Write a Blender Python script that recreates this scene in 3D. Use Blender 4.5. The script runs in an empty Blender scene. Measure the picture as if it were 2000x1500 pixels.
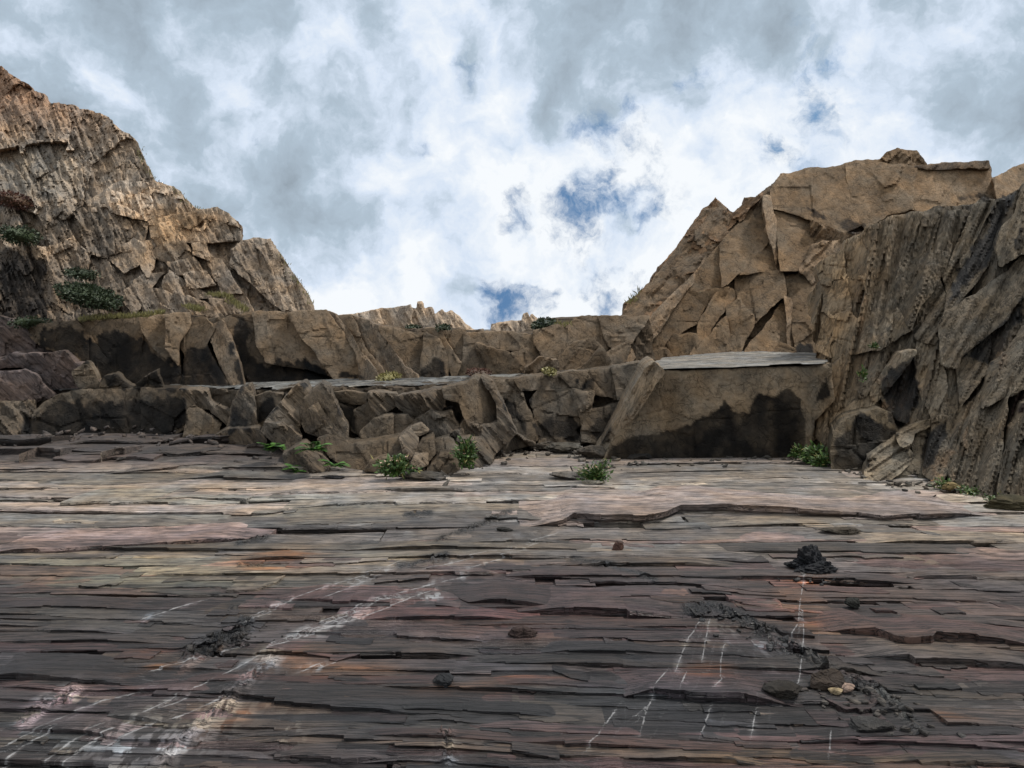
import bpy, math
import numpy as np

# ------------------------------------------------------------------ camera
scene = bpy.context.scene
F, CX, HY, H = 1500.0, 1000.0, 640.0, 1.6      # focal length in photo pixels, eye line, eye height (m)
cd = bpy.data.cameras.new("camera")
cam = bpy.data.objects.new("camera", cd)
scene.collection.objects.link(cam)
cam.location = (0, 0, H)
cam.rotation_euler = (math.radians(90), 0, 0)
cd.sensor_fit = 'HORIZONTAL'
cd.sensor_width = 36.0
cd.lens = 36.0 * F / 2000.0
cd.shift_y = -(750 - HY) / 2000.0
cd.clip_start, cd.clip_end = 0.05, 3000.0
scene.camera = cam
scene.render.resolution_x, scene.render.resolution_y = 1024, 768

# ------------------------------------------------------------------ light
SUN_EL, SUN_AZ = 56.0, 66.0                   # azimuth clockwise from +Y (the view direction)
sl = bpy.data.lights.new("sun", 'SUN')
sl.energy = 3.0
sl.angle = math.radians(7)
sl.color = (1.0, 0.95, 0.88)
sun = bpy.data.objects.new("sun", sl)
scene.collection.objects.link(sun)
sun.rotation_euler = (math.radians(90 - SUN_EL), 0, math.radians(180 - SUN_AZ))
vs = scene.view_settings
vs.view_transform = 'Standard'
vs.look = 'None'
vs.exposure = 0.0
vs.gamma = 1.0

world = bpy.data.worlds.new("World")
scene.world = world
world.use_nodes = True


def build_world():
    nt = world.node_tree
    N, L = nt.nodes, nt.links
    N.clear()
    out = N.new('ShaderNodeOutputWorld')
    bg = N.new('ShaderNodeBackground')
    L.new(bg.outputs[0], out.inputs[0])
    sky = N.new('ShaderNodeTexSky')
    sky.sky_type = 'NISHITA'
    sky.sun_disc = False
    sky.sun_elevation = math.radians(SUN_EL)
    sky.sun_rotation = math.radians(SUN_AZ)
    tc = N.new('ShaderNodeTexCoord')
    up = N.new('ShaderNodeVectorMath')
    up.operation = 'ADD'
    up.inputs[1].default_value = (0, 0, 0.9)
    L.new(tc.outputs['Generated'], up.inputs[0])
    un = N.new('ShaderNodeVectorMath')
    un.operation = 'NORMALIZE'
    L.new(up.outputs[0], un.inputs[0])
    L.new(un.outputs[0], sky.inputs['Vector'])

    def math_(op, a, b=None, c=None, clamp=False):
        n = N.new('ShaderNodeMath')
        n.operation = op
        n.use_clamp = clamp
        for i, v in enumerate((a, b, c)):
            if v is None:
                continue
            if isinstance(v, (int, float)):
                n.inputs[i].default_value = v
            else:
                L.new(v, n.inputs[i])
        return n.outputs[0]

    def vmath(op, a, b):
        n = N.new('ShaderNodeVectorMath')
        n.operation = op
        for i, v in enumerate((a, b)):
            if isinstance(v, tuple):
                n.inputs[i].default_value = v
            else:
                L.new(v, n.inputs[i])
        return n

    def noise(vec, scale, detail, rough=0.55, dist=0.0, off=(0, 0, 0)):
        v = vmath('ADD', vec, off).outputs[0]
        n = N.new('ShaderNodeTexNoise')
        n.inputs['Scale'].default_value = scale
        n.inputs['Detail'].default_value = detail
        n.inputs['Roughness'].default_value = rough
        n.inputs['Distortion'].default_value = dist
        L.new(v, n.inputs['Vector'])
        return n

    dirv = tc.outputs['Generated']
    wn = noise(dirv, 7.0, 6, 0.6, off=(3.1, 0, 7))
    warp = vmath('SCALE', vmath('SUBTRACT', wn.outputs['Color'], (.5, .5, .5)).outputs[0], (0, 0, 0))
    warp.inputs['Scale'].default_value = 0.11
    wd = vmath('ADD', dirv, warp.outputs[0]).outputs[0]

    def blob(px, py, r0, r1, sx=1.0, sz=1.0, w=1.0):
        v = np.array([(px - CX) / F, 1.0, (HY - py) / F])
        v /= np.linalg.norm(v)
        d = vmath('SUBTRACT', wd, tuple(v)).outputs[0]
        d = vmath('MULTIPLY', d, (sx, 1.0, sz)).outputs[0]
        ln = N.new('ShaderNodeVectorMath')
        ln.operation = 'LENGTH'
        L.new(d, ln.inputs[0])
        m = N.new('ShaderNodeMapRange')
        m.interpolation_type = 'SMOOTHSTEP'
        L.new(ln.outputs['Value'], m.inputs['Value'])
        m.inputs['From Min'].default_value = r0
        m.inputs['From Max'].default_value = r1
        m.inputs['To Min'].default_value = w
        m.inputs['To Max'].default_value = 0.0
        return m.outputs[0]

    # cloud body: white and grey, moulded by three sizes of noise
    n1 = noise(dirv, 2.1, 5, 0.55, 0.4, (1.7, 4.2, 0.3)).outputs['Fac']
    n2 = noise(wd, 5.5, 6, 0.55, 0.0, (0, 9.1, 2.2)).outputs['Fac']
    n3 = noise(wd, 14.0, 6, 0.58, 0.0, (5.5, 0, 1.2)).outputs['Fac']
    t = math_('ADD', math_('MULTIPLY', n1, 0.55), math_('ADD', math_('MULTIPLY', n2, 1.1), math_('MULTIPLY', n3, 0.7)))
    t = math_('SUBTRACT', t, 0.365)
    grey = None
    for b in ((300, 40, .10, .46), (1180, 40, .05, .22), (1650, -20, .02, .2, 1, 1, .7), (620, 440, .03, .16, 1, 1, .7), (1950, 60, .05, .30, 1, 1, .7),
              (930, 130, .01, .06), (-500, 200, .1, .5), (2600, 100, .1, .5)):
        o = blob(*b)
        grey = o if grey is None else math_('MAXIMUM', grey, o)
    glow = math_('MAXIMUM', blob(820, 420, .0, .42), blob(1500, 480, .0, .4, 1, 1, .8))
    t = math_('ADD', t, math_('MULTIPLY', glow, 0.10))
    t = math_('SUBTRACT', t, math_('MULTIPLY', grey, 0.32))
    cr = N.new('ShaderNodeValToRGB')
    els = cr.color_ramp.elements
    els[0].position, els[0].color = 0.26, (0.29, 0.35, 0.41, 1)
    els[1].position, els[1].color = 0.86, (0.93, 0.965, 1.0, 1)
    e = els.new(0.54)
    e.color = (0.45, 0.55, 0.65, 1)
    e = els.new(0.68)
    e.color = (0.69, 0.785, 0.92, 1)
    L.new(t, cr.inputs[0])
    # holes to the blue
    hole = None
    for b in ((1180, 390, .0, .13, .75, 1.4), (1110, 450, .0, .09), (1230, 245, .0, .11, .8, 1.2, .75), (1000, 592, .0, .085, .75, 1.2, 1.1), (1210, 572, .0, .09, .9, 1, 1.0), (1000, 400, .0, .07, 1.3, .8),
              (1620, 150, .0, .13, 1.5, .7, .62), (1530, 330, .0, .10, 1, 1, .8), (920, 110, 0, .09, 1.4, .8, .62), (830, 265, 0, .06, 1, 1, .6), (520, 290, 0, .045, 1, 1, .5), (940, 265, 0, .05, 1, 1, .55), (1330, 150, 0, .06, 1, 1, .6)):
        o = blob(*b)
        hole = o if hole is None else math_('MAXIMUM', hole, o)
    n4 = noise(wd, 17.0, 9, 0.64, 0.0, (2.5, 7, 4.2)).outputs['Fac']
    n5 = noise(dirv, 6.0, 6, 0.6, 0.8, (8.5, 1, 0.2)).outputs['Fac']
    hv = math_('ADD', hole, math_('ADD', math_('MULTIPLY', math_('SUBTRACT', n4, 0.5), 2.6), math_('MULTIPLY', math_('SUBTRACT', n5, 0.5), 1.2)))
    hm = N.new('ShaderNodeMapRange')
    hm.interpolation_type = 'SMOOTHSTEP'
    L.new(hv, hm.inputs['Value'])
    hm.inputs['From Min'].default_value = 0.50
    hm.inputs['From Max'].default_value = 1.30
    hole = math_('MULTIPLY', hm.outputs[0], math_('MULTIPLY', hole, 1.8, clamp=True))
    hole = math_('MULTIPLY', hole, 0.95)
    skyc = N.new('ShaderNodeMix')
    skyc.data_type = 'RGBA'
    skyc.blend_type = 'MULTIPLY'
    skyc.inputs[0].default_value = 1.0
    L.new(sky.outputs[0], skyc.inputs[6])
    skyc.inputs[7].default_value = (0.040, 0.078, 0.098, 1)
    mix = N.new('ShaderNodeMix')
    mix.data_type = 'RGBA'
    L.new(hole, mix.inputs[0])
    L.new(cr.outputs[0], mix.inputs[6])
    L.new(skyc.outputs[2], mix.inputs[7])
    L.new(mix.outputs[2], bg.inputs[0])
    bg.inputs[1].default_value = 1.0


build_world()

# ------------------------------------------------------------------ numpy noise
def hsh(ix, iy, seed=0):
    a = (np.asarray(ix, np.int64) * 374761393 + np.asarray(iy, np.int64) * 668265263 + seed * 974634777) & 0xFFFFFFFF
    a = ((a ^ (a >> 13)) * 1274126177) & 0xFFFFFFFF
    a = ((a ^ (a >> 16)) * 2246822519) & 0xFFFFFFFF
    a = a ^ (a >> 15)
    return (a & 0xFFFFFF) / float(0x1000000)


def vn(x, y, seed=0):
    x = np.asarray(x, float)
    y = np.asarray(y, float)
    ix, iy = np.floor(x).astype(np.int64), np.floor(y).astype(np.int64)
    fx, fy = x - ix, y - iy
    fx = fx * fx * (3 - 2 * fx)
    fy = fy * fy * (3 - 2 * fy)
    a, b = hsh(ix, iy, seed), hsh(ix + 1, iy, seed)
    c, d = hsh(ix, iy + 1, seed), hsh(ix + 1, iy + 1, seed)
    return (a + (b - a) * fx) * (1 - fy) + (c + (d - c) * fx) * fy - 0.5


def fbm(x, y, seed=0, oct=4, gain=0.5):
    r, a = 0.0, 1.0
    for o in range(oct):
        r = r + a * vn(x * 2 ** o + 17.3 * o, y * 2 ** o - 9.1 * o, seed + o)
        a *= gain
    return r


def cells(x, y, seed=0):
    """nearest feature point: ids, offsets and gap to the second nearest"""
    ix, iy = np.floor(x).astype(np.int64), np.floor(y).astype(np.int64)
    best = np.full(x.shape, 9e9)
    sec = np.full(x.shape, 9e9)
    bi, bj = np.zeros(x.shape, np.int64), np.zeros(x.shape, np.int64)
    bx, by = np.zeros(x.shape), np.zeros(x.shape)
    for i in (-1, 0, 1):
        for j in (-1, 0, 1):
            cx, cy = ix + i, iy + j
            dx = x - (cx + 0.15 + 0.7 * hsh(cx, cy, seed))
            dy = y - (cy + 0.15 + 0.7 * hsh(cx, cy, seed + 7))
            d = dx * dx + dy * dy
            m = d < best
            sec = np.where(m, best, np.minimum(sec, d))
            best = np.where(m, d, best)
            bi, bj = np.where(m, cx, bi), np.where(m, cy, bj)
            bx, by = np.where(m, dx, bx), np.where(m, dy, by)
    return bi, bj, bx, by, np.sqrt(sec) - np.sqrt(best)


def facet(x, y, seed=0, grad=0.8):
    """broken rock: every cell a tilted plane of its own"""
    i, j, dx, dy, g = cells(x, y, seed)
    h = hsh(i, j, seed + 11) - 0.5
    return h * 0.8 + grad * ((hsh(i, j, seed + 12) - .5) * 2 * dx + (hsh(i, j, seed + 13) - .5) * 2 * dy)


def plank(s, t, w, l, seed=0, tilt=0.3):
    """thin beds: long strips along s, each at its own level"""
    tt = t / w + 0.45 * vn(s / l * 1.7, t / w * 0.25, seed + 3)
    r = np.floor(tt)
    ri = r.astype(np.int64)
    off = hsh(ri, ri * 0 + 5, seed) * 9
    c = np.floor(s / l + off + 0.25 * vn(t / w * 2.0, s / l * 3, seed + 4)).astype(np.int64)
    return hsh(ri, c, seed + 1) - 0.5 + tilt * (tt - r - 0.5)


def sstep(a, b, x):
    t = np.clip((x - a) / (b - a), 0, 1)
    return t * t * (3 - 2 * t)


def S(r, g, b):
    f = lambda c: ((c / 255 + 0.055) / 1.055) ** 2.4 if c > 10 else c / 255 / 12.92
    return np.array([f(r), f(g), f(b)])


# ------------------------------------------------------------------ materials
def rock_material(name, theta=None, fine=60.0, bump=0.5, rough=0.85, wet_rough=0.6, stretch=9.0, contrast=0.55, axes='XZ', spec=0.3, lines=0.0, lscale=(.16, .42), lstretch=None, veins=False, lwid=.03):
    m = bpy.data.materials.new(name)
    m.use_nodes = True
    N, L = m.node_tree.nodes, m.node_tree.links
    bs = N['Principled BSDF']
    at = N.new('ShaderNodeAttribute')
    at.attribute_name = 'tone'
    aw = N.new('ShaderNodeAttribute')
    aw.attribute_name = 'wet'
    geo = N.new('ShaderNodeNewGeometry')
    pos = geo.outputs['Position']

    def noise(scale, detail, vec, rough=0.6, dist=0.0):
        n = N.new('ShaderNodeTexNoise')
        n.inputs['Scale'].default_value = scale
        n.inputs['Detail'].default_value = detail
        n.inputs['Roughness'].default_value = rough
        n.inputs['Distortion'].default_value = dist
        L.new(vec, n.inputs['Vector'])
        return n.outputs['Fac']

    def mth(op, a, b):
        n = N.new('ShaderNodeMath')
        n.operation = op
        for i, v in enumerate((a, b)):
            if isinstance(v, (int, float)):
                n.inputs[i].default_value = v
            else:
                L.new(v, n.inputs[i])
        return n.outputs[0]

    svec = pos
    if theta is not None:
        r = N.new('ShaderNodeVectorRotate')
        r.rotation_type = 'Y_AXIS' if axes == 'XZ' else 'Z_AXIS'
        r.inputs['Angle'].default_value = theta if axes == 'XZ' else -theta
        L.new(pos, r.inputs['Vector'])
        mp = N.new('ShaderNodeVectorMath')
        mp.operation = 'MULTIPLY'
        mp.inputs[1].default_value = (1.0 / stretch, 1, 1) if axes == 'XZ' else (1.0 / stretch, 1, 1)
        L.new(r.outputs[0], mp.inputs[0])
        svec = mp.outputs[0]
    a = noise(fine * 0.5, 6, svec, 0.65, 0.3)
    b = noise(7.0, 5, pos, 0.6)
    c = noise(fine * 2.2, 4, svec, 0.7)
    g = noise(fine * 3.5, 3, pos, 0.7)
    # colour: tone of the rock varied by grain and blotches
    k = mth('ADD', mth('MULTIPLY', mth('SUBTRACT', a, 0.5), 1.5 * contrast), mth('MULTIPLY', mth('SUBTRACT', b, 0.5), 1.4 * contrast))
    k = mth('ADD', k, mth('MULTIPLY', mth('SUBTRACT', c, 0.5), 1.1 * contrast))
    k = mth('ADD', k, mth('MULTIPLY', mth('SUBTRACT', g, 0.5), 0.7 * contrast))
    k = mth('MAXIMUM', mth('ADD', k, 1.0), 0.25)
    fis = None
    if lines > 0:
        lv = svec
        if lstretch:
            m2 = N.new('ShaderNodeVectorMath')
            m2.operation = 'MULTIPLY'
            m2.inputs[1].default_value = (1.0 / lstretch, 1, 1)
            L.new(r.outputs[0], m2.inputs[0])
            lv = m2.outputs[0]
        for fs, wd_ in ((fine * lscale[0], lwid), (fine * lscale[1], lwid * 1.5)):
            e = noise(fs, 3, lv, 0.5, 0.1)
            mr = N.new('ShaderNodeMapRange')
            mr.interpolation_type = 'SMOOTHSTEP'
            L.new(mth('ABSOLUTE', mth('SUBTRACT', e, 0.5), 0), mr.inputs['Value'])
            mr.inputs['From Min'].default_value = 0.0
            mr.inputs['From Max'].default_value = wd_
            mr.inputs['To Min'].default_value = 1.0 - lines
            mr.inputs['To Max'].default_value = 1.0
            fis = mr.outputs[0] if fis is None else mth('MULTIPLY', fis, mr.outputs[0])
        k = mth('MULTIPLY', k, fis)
    sc = N.new('ShaderNodeVectorMath')
    sc.operation = 'SCALE'
    L.new(at.outputs['Color'], sc.inputs[0])
    L.new(k, sc.inputs['Scale'])
    # warm/cool drift
    hue = noise(2.3, 4, pos, 0.6)
    mixc = N.new('ShaderNodeMix')
    mixc.data_type = 'RGBA'
    mixc.blend_type = 'MULTIPLY'
    mixc.inputs[0].default_value = 1.0
    cr = N.new('ShaderNodeValToRGB')
    cr.color_ramp.elements[0].position, cr.color_ramp.elements[0].color = 0.34, (0.90, 0.97, 1.05, 1)
    cr.color_ramp.elements[1].position, cr.color_ramp.elements[1].color = 0.66, (1.10, 1.0, 0.86, 1)
    L.new(hue, cr.inputs[0])
    L.new(sc.outputs[0], mixc.inputs[6])
    L.new(cr.outputs[0], mixc.inputs[7])
    colo = mixc.outputs[2]
    if veins:
        av = N.new('ShaderNodeAttribute')
        av.attribute_name = 'vein'
        vj = mth('MULTIPLY', mth('SUBTRACT', noise(55.0, 4, pos, 0.65), 0.5), 2.6)
        dv = mth('ABSOLUTE', mth('ADD', av.outputs['Fac'], vj), 0)
        mv = N.new('ShaderNodeMapRange')
        mv.interpolation_type = 'SMOOTHSTEP'
        L.new(dv, mv.inputs['Value'])
        mv.inputs['From Min'].default_value = 0.25
        mv.inputs['From Max'].default_value = 0.85
        mv.inputs['To Min'].default_value = 1.0
        mv.inputs['To Max'].default_value = 0.0
        md = N.new('ShaderNodeMapRange')
        L.new(noise(16.0, 3, pos, 0.6), md.inputs['Value'])
        md.inputs['From Min'].default_value = 0.36
        md.inputs['From Max'].default_value = 0.56
        vm = N.new('ShaderNodeMix')
        vm.data_type = 'RGBA'
        L.new(mth('MULTIPLY', mth('MULTIPLY', mv.outputs[0], md.outputs[0]), 0.6), vm.inputs[0])
        L.new(colo, vm.inputs[6])
        vm.inputs[7].default_value = (0.50, 0.49, 0.48, 1)
        colo = vm.outputs[2]
    L.new(colo, bs.inputs['Base Color'])
    rr = mth('ADD', mth('MULTIPLY', aw.outputs['Fac'], wet_rough - rough), mth('ADD', mth('MULTIPLY', mth('SUBTRACT', c, 0.5), 0.35), rough))
    L.new(rr, bs.inputs['Roughness'])
    bs.inputs['Specular IOR Level'].default_value = spec
    hgt = mth('ADD', mth('MULTIPLY', a, 1.0), mth('ADD', mth('MULTIPLY', c, 0.45), mth('MULTIPLY', g, 0.25)))
    if fis is not None:
        hgt = mth('ADD', hgt, mth('MULTIPLY', fis, 0.8))
    bu = N.new('ShaderNodeBump')
    bu.inputs['Strength'].default_value = bump
    bu.inputs['Distance'].default_value = 0.02
    L.new(hgt, bu.inputs['Height'])
    L.new(bu.outputs[0], bs.inputs['Normal'])
    return m


R = math.radians
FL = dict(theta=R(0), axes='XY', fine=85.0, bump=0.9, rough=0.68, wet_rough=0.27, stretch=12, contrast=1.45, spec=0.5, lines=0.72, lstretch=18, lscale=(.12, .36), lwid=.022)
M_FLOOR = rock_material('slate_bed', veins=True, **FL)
M_LEDGE = rock_material('slate_ledge', **FL)
M_SAND = rock_material('sandstone', fine=52.0, bump=0.9, contrast=0.9, lines=.35, lscale=(.04, .09), lwid=.011, spec=.14)
M_LEFT = rock_material('bedded_sandstone_steep', theta=R(-66), fine=46.0, bump=0.75, stretch=9, contrast=0.7, lines=0.4)
M_RIGHT = rock_material('bedded_sandstone_rising', theta=R(52), fine=42.0, bump=0.7, stretch=9, contrast=0.65, lines=0.4)
M_CURT = rock_material('grey_shale', theta=R(78), fine=34.0, bump=0.8, stretch=8, contrast=0.75, lines=0.4)
M_DIAG = rock_material('bedded_shale_falling', theta=R(-45), fine=36.0, bump=0.8, stretch=9, contrast=0.75, lines=0.4)


def leaf_material(name, c1, c2, trans=0.25):
    m = bpy.data.materials.new(name)
    m.use_nodes = True
    N, L = m.node_tree.nodes, m.node_tree.links
    bs = N['Principled BSDF']
    geo = N.new('ShaderNodeNewGeometry')
    n = N.new('ShaderNodeTexNoise')
    n.inputs['Scale'].default_value = 40
    n.inputs['Detail'].default_value = 3
    L.new(geo.outputs['Position'], n.inputs['Vector'])
    add = N.new('ShaderNodeMath')
    add.operation = 'ADD'
    L.new(n.outputs['Fac'], add.inputs[0])
    L.new(geo.outputs['Random Per Island'], add.inputs[1])
    hf_ = N.new('ShaderNodeMath')
    hf_.operation = 'MULTIPLY'
    hf_.inputs[1].default_value = 0.5
    L.new(add.outputs[0], hf_.inputs[0])
    cr = N.new('ShaderNodeValToRGB')
    cr.color_ramp.elements[0].position, cr.color_ramp.elements[0].color = 0.25, (*c1, 1)
    cr.color_ramp.elements[1].position, cr.color_ramp.elements[1].color = 0.8, (*c2, 1)
    L.new(hf_.outputs[0], cr.inputs[0])
    L.new(cr.outputs[0], bs.inputs['Base Color'])
    bs.inputs['Roughness'].default_value = 0.5
    bs.inputs['Specular IOR Level'].default_value = 0.3
    return m


M_FERN = leaf_material('fern_green', (0.025, 0.075, 0.012), (0.09, 0.21, 0.03))
M_SHRUB = leaf_material('samphire_green', (0.022, 0.045, 0.012), (0.085, 0.15, 0.03))
M_BUSH = leaf_material('cushion_green', (0.018, 0.028, 0.014), (0.055, 0.075, 0.035))
M_RED = leaf_material('cushion_russet', (0.05, 0.025, 0.018), (0.16, 0.075, 0.05))
M_DRY = leaf_material('dry_grass', (0.10, 0.09, 0.03), (0.30, 0.26, 0.09))
M_FLOW = leaf_material('pale_flower', (0.45, 0.28, 0.2), (0.6, 0.45, 0.32))
M_STEM = leaf_material('brown_stem', (0.05, 0.035, 0.02), (0.10, 0.06, 0.035))

# ------------------------------------------------------------------ mesh helpers
COL = scene.collection


def mk(name, V, faces, mat, parent=None, tone=None, wet=None, sharp=30.0, smooth=True, vein=None):
    me = bpy.data.meshes.new(name)
    V = np.asarray(V, np.float32)
    faces = np.asarray(faces, np.int32)
    k = faces.shape[1]
    me.vertices.add(len(V))
    me.vertices.foreach_set('co', V.ravel())
    me.loops.add(faces.size)
    me.loops.foreach_set('vertex_index', faces.ravel())
    me.polygons.add(len(faces))
    me.polygons.foreach_set('loop_start', np.arange(0, faces.size, k, dtype=np.int32))
    me.update(calc_edges=True)
    if tone is not None:
        a = me.attributes.new('tone', 'FLOAT_COLOR', 'POINT')
        t4 = np.ones((len(V), 4), np.float32)
        t4[:, :3] = tone
        a.data.foreach_set('color', t4.ravel())
        a = me.attributes.new('wet', 'FLOAT', 'POINT')
        a.data.foreach_set('value', np.asarray(wet if wet is not None else np.zeros(len(V)), np.float32))
    if vein is not None:
        a = me.attributes.new('vein', 'FLOAT', 'POINT')
        a.data.foreach_set('value', np.asarray(vein, np.float32))
    if smooth:
        me.polygons.foreach_set('use_smooth', np.ones(len(faces), bool))
        if sharp is not None:
            me.set_sharp_from_angle(angle=math.radians(sharp))
    me.materials.append(mat)
    o = bpy.data.objects.new(name, me)
    COL.objects.link(o)
    if parent is not None:
        o.parent = parent
        o.matrix_parent_inverse = parent.matrix_world.inverted()
    return o


def empty(name, loc, label=None, cat=None, group=None, kind=None):
    o = bpy.data.objects.new(name, None)
    COL.objects.link(o)
    o.location = loc
    o.empty_display_size = 0.1
    bpy.context.view_layer.update()
    tag(o, label, cat, group, kind)
    return o


def tag(o, label=None, cat=None, group=None, kind=None):
    for k, v in (('label', label), ('category', cat), ('group', group), ('kind', kind)):
        if v:
            o[k] = v
    return o


def pip(px, py, poly):
    """signed distance in pixels (positive inside) of points to a polygon"""
    poly = np.asarray(poly, float)
    n = len(poly)
    best = np.full(px.shape, 1e18)
    ins = np.zeros(px.shape, bool)
    for i in range(n):
        x1, y1 = poly[i]
        x2, y2 = poly[(i + 1) % n]
        dx, dy = x2 - x1, y2 - y1
        l2 = dx * dx + dy * dy + 1e-9
        t = np.clip(((px - x1) * dx + (py - y1) * dy) / l2, 0, 1)
        best = np.minimum(best, (px - x1 - t * dx) ** 2 + (py - y1 - t * dy) ** 2)
        if y1 != y2:
            c = ((y1 > py) != (y2 > py)) & (px < (x2 - x1) * (py - y1) / (y2 - y1) + x1)
            ins ^= c
    return np.where(ins, 1, -1) * np.sqrt(best)


def polydist(px, py, line):
    line = np.asarray(line, float)
    best = np.full(px.shape, 1e18)
    for (x1, y1), (x2, y2) in zip(line[:-1], line[1:]):
        dx, dy = x2 - x1, y2 - y1
        t = np.clip(((px - x1) * dx + (py - y1) * dy) / (dx * dx + dy * dy + 1e-9), 0, 1)
        best = np.minimum(best, (px - x1 - t * dx) ** 2 + (py - y1 - t * dy) ** 2)
    return np.sqrt(best)


def zoomed(scale, ox, oy):
    return lambda *p: [(ox + x / scale, oy + y / scale) for x, y in p]


r1 = zoomed(2.679, 0, 100)
r2 = zoomed(2.857, 0, 560)
r3 = zoomed(2.857, 600, 560)
r4 = zoomed(2.353, 1150, 260)
r5 = zoomed(2.353, 1150, 640)
r6 = zoomed(2.0, 0, 900)
r7 = zoomed(2.0, 1000, 900)
r8 = zoomed(4.411, 1550, 380)
r9 = zoomed(4.444, 1550, 700)
ra = zoomed(4.0, 500, 800)


def warp(px, py, amp):
    wx = fbm(px / 34, py / 34, 91, 3, .6) * 2 + (plank(px, py, 19, 23, 17, 0)) * .7
    wy = fbm(px / 31, py / 31, 57, 3, .6) * 2 + (plank(py, px, 17, 21, 19, 0)) * .7
    return px + amp * wx, py + amp * wy


def relief(style, u, v, theta, seed, amp):
    """how far the rock stands back from its plane (m), by kind of breakage"""
    c, s = math.cos(theta), math.sin(theta)
    a, b = u * c + v * s, -u * s + v * c
    g = 0.012 * fbm(u * 9, v * 9, seed + 40, 4, .6)
    wu = u + .06 * vn(u * 3, v * 3, seed + 4)
    wv = v + .06 * vn(u * 3 + 9, v * 3, seed + 6)
    rib = fbm(a * 1.3, b * 9, seed + 70, 4, .6)
    if style == 'slab':
        r = 0.055 * facet(wu * 1.6, wv * 1.6, seed, .9) + 0.03 * plank(a, b, .55, 1.6, seed, .5) + 0.022 * facet(wu * 4.2, wv * 4.2, seed + 5, .9) + .009 * facet(u * 12, v * 12, seed + 6, .8)
        ck = cells(wu * 1.3 + 5, wv * 1.3, seed + 15)[4]
        r = r + .03 * np.exp(-(ck / .025) ** 2)
    elif style == 'plane':
        ck = cells(wu * .8 + 5, wv * .8, seed + 15)[4]
        r = 0.045 * facet(wu * 1.1, wv * 1.1, seed, .9) + .02 * plank(a, b, .5, 2.0, seed, .4) + 0.022 * facet(wu * 3.4, wv * 3.4, seed + 5, .9) + .007 * facet(u * 11, v * 11, seed + 6, .8) + .02 * np.exp(-(ck / .018) ** 2)
    elif style == 'crag':
        r = .11 * facet(a * 1.0, b * 3.2, seed, 1.0) + .075 * facet(a * 2.4, b * 7.5, seed + 1, 1.0) + .045 * facet(a * 6, b * 16, seed + 2, 1.0) + .12 * rib + .03 * facet(u * 10, v * 10, seed + 6, .9)
    elif style == 'face':
        ck = cells(wu * .55 + 5, wv * .75, seed + 15)[4]
        r = .02 * np.exp(-(ck / .010) ** 2) + 0.045 * facet(wu * .9, wv * .9, seed, .8) + 0.016 * facet(wu * 3.2, wv * 3.2, seed + 5, .9) + .006 * facet(u * 12, v * 12, seed + 6, .8)
    elif style == 'curtain':
        r = 0.07 * plank(a, b, .22, 1.6, seed, .5) + .20 * fbm(a * .5, b * 7, seed + 70, 5, .62) + .08 * facet(a * .7, b * 5.5, seed + 3, .9) + .03 * facet(a * 2.4, b * 15, seed + 5, .9)
    elif style == 'beds':
        r = 0.085 * plank(a, b, .30, 1.1, seed, .5) + 0.10 * rib + 0.11 * facet(a * .9, b * 2.2, seed + 3, .8) + .05 * facet(a * 2.6, b * 6, seed + 5, .9) + .02 * facet(u * 9, v * 9, seed + 6, .9)
    elif style == 'fine':
        r = 0.035 * plank(a, b, .15, .8, seed, .5) + 0.06 * rib + 0.04 * facet(a * 1.6, b * 4, seed + 3, .8) + .015 * facet(a * 6, b * 12, seed + 6, .9)
    elif style == 'rubble':
        r = 0.16 * facet(a * 1.7, b * 2.8, seed, 1.0) + 0.07 * facet(a * 4, b * 6.5, seed + 1, 1.0) + 0.03 * facet(a * 9, b * 15, seed + 2, 1.0)
    else:   # rough
        r = 0.10 * facet(a * 1.3, b * 2.4, seed, 1.0) + 0.06 * facet(a * 3.4, b * 6, seed + 1, 1.0) + 0.06 * rib + .025 * facet(u * 9, v * 9, seed + 2, .9)
    return amp * r + g


STAINS_AND_SHADE = []      # (polygon, albedo, wet, edge)


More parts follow.
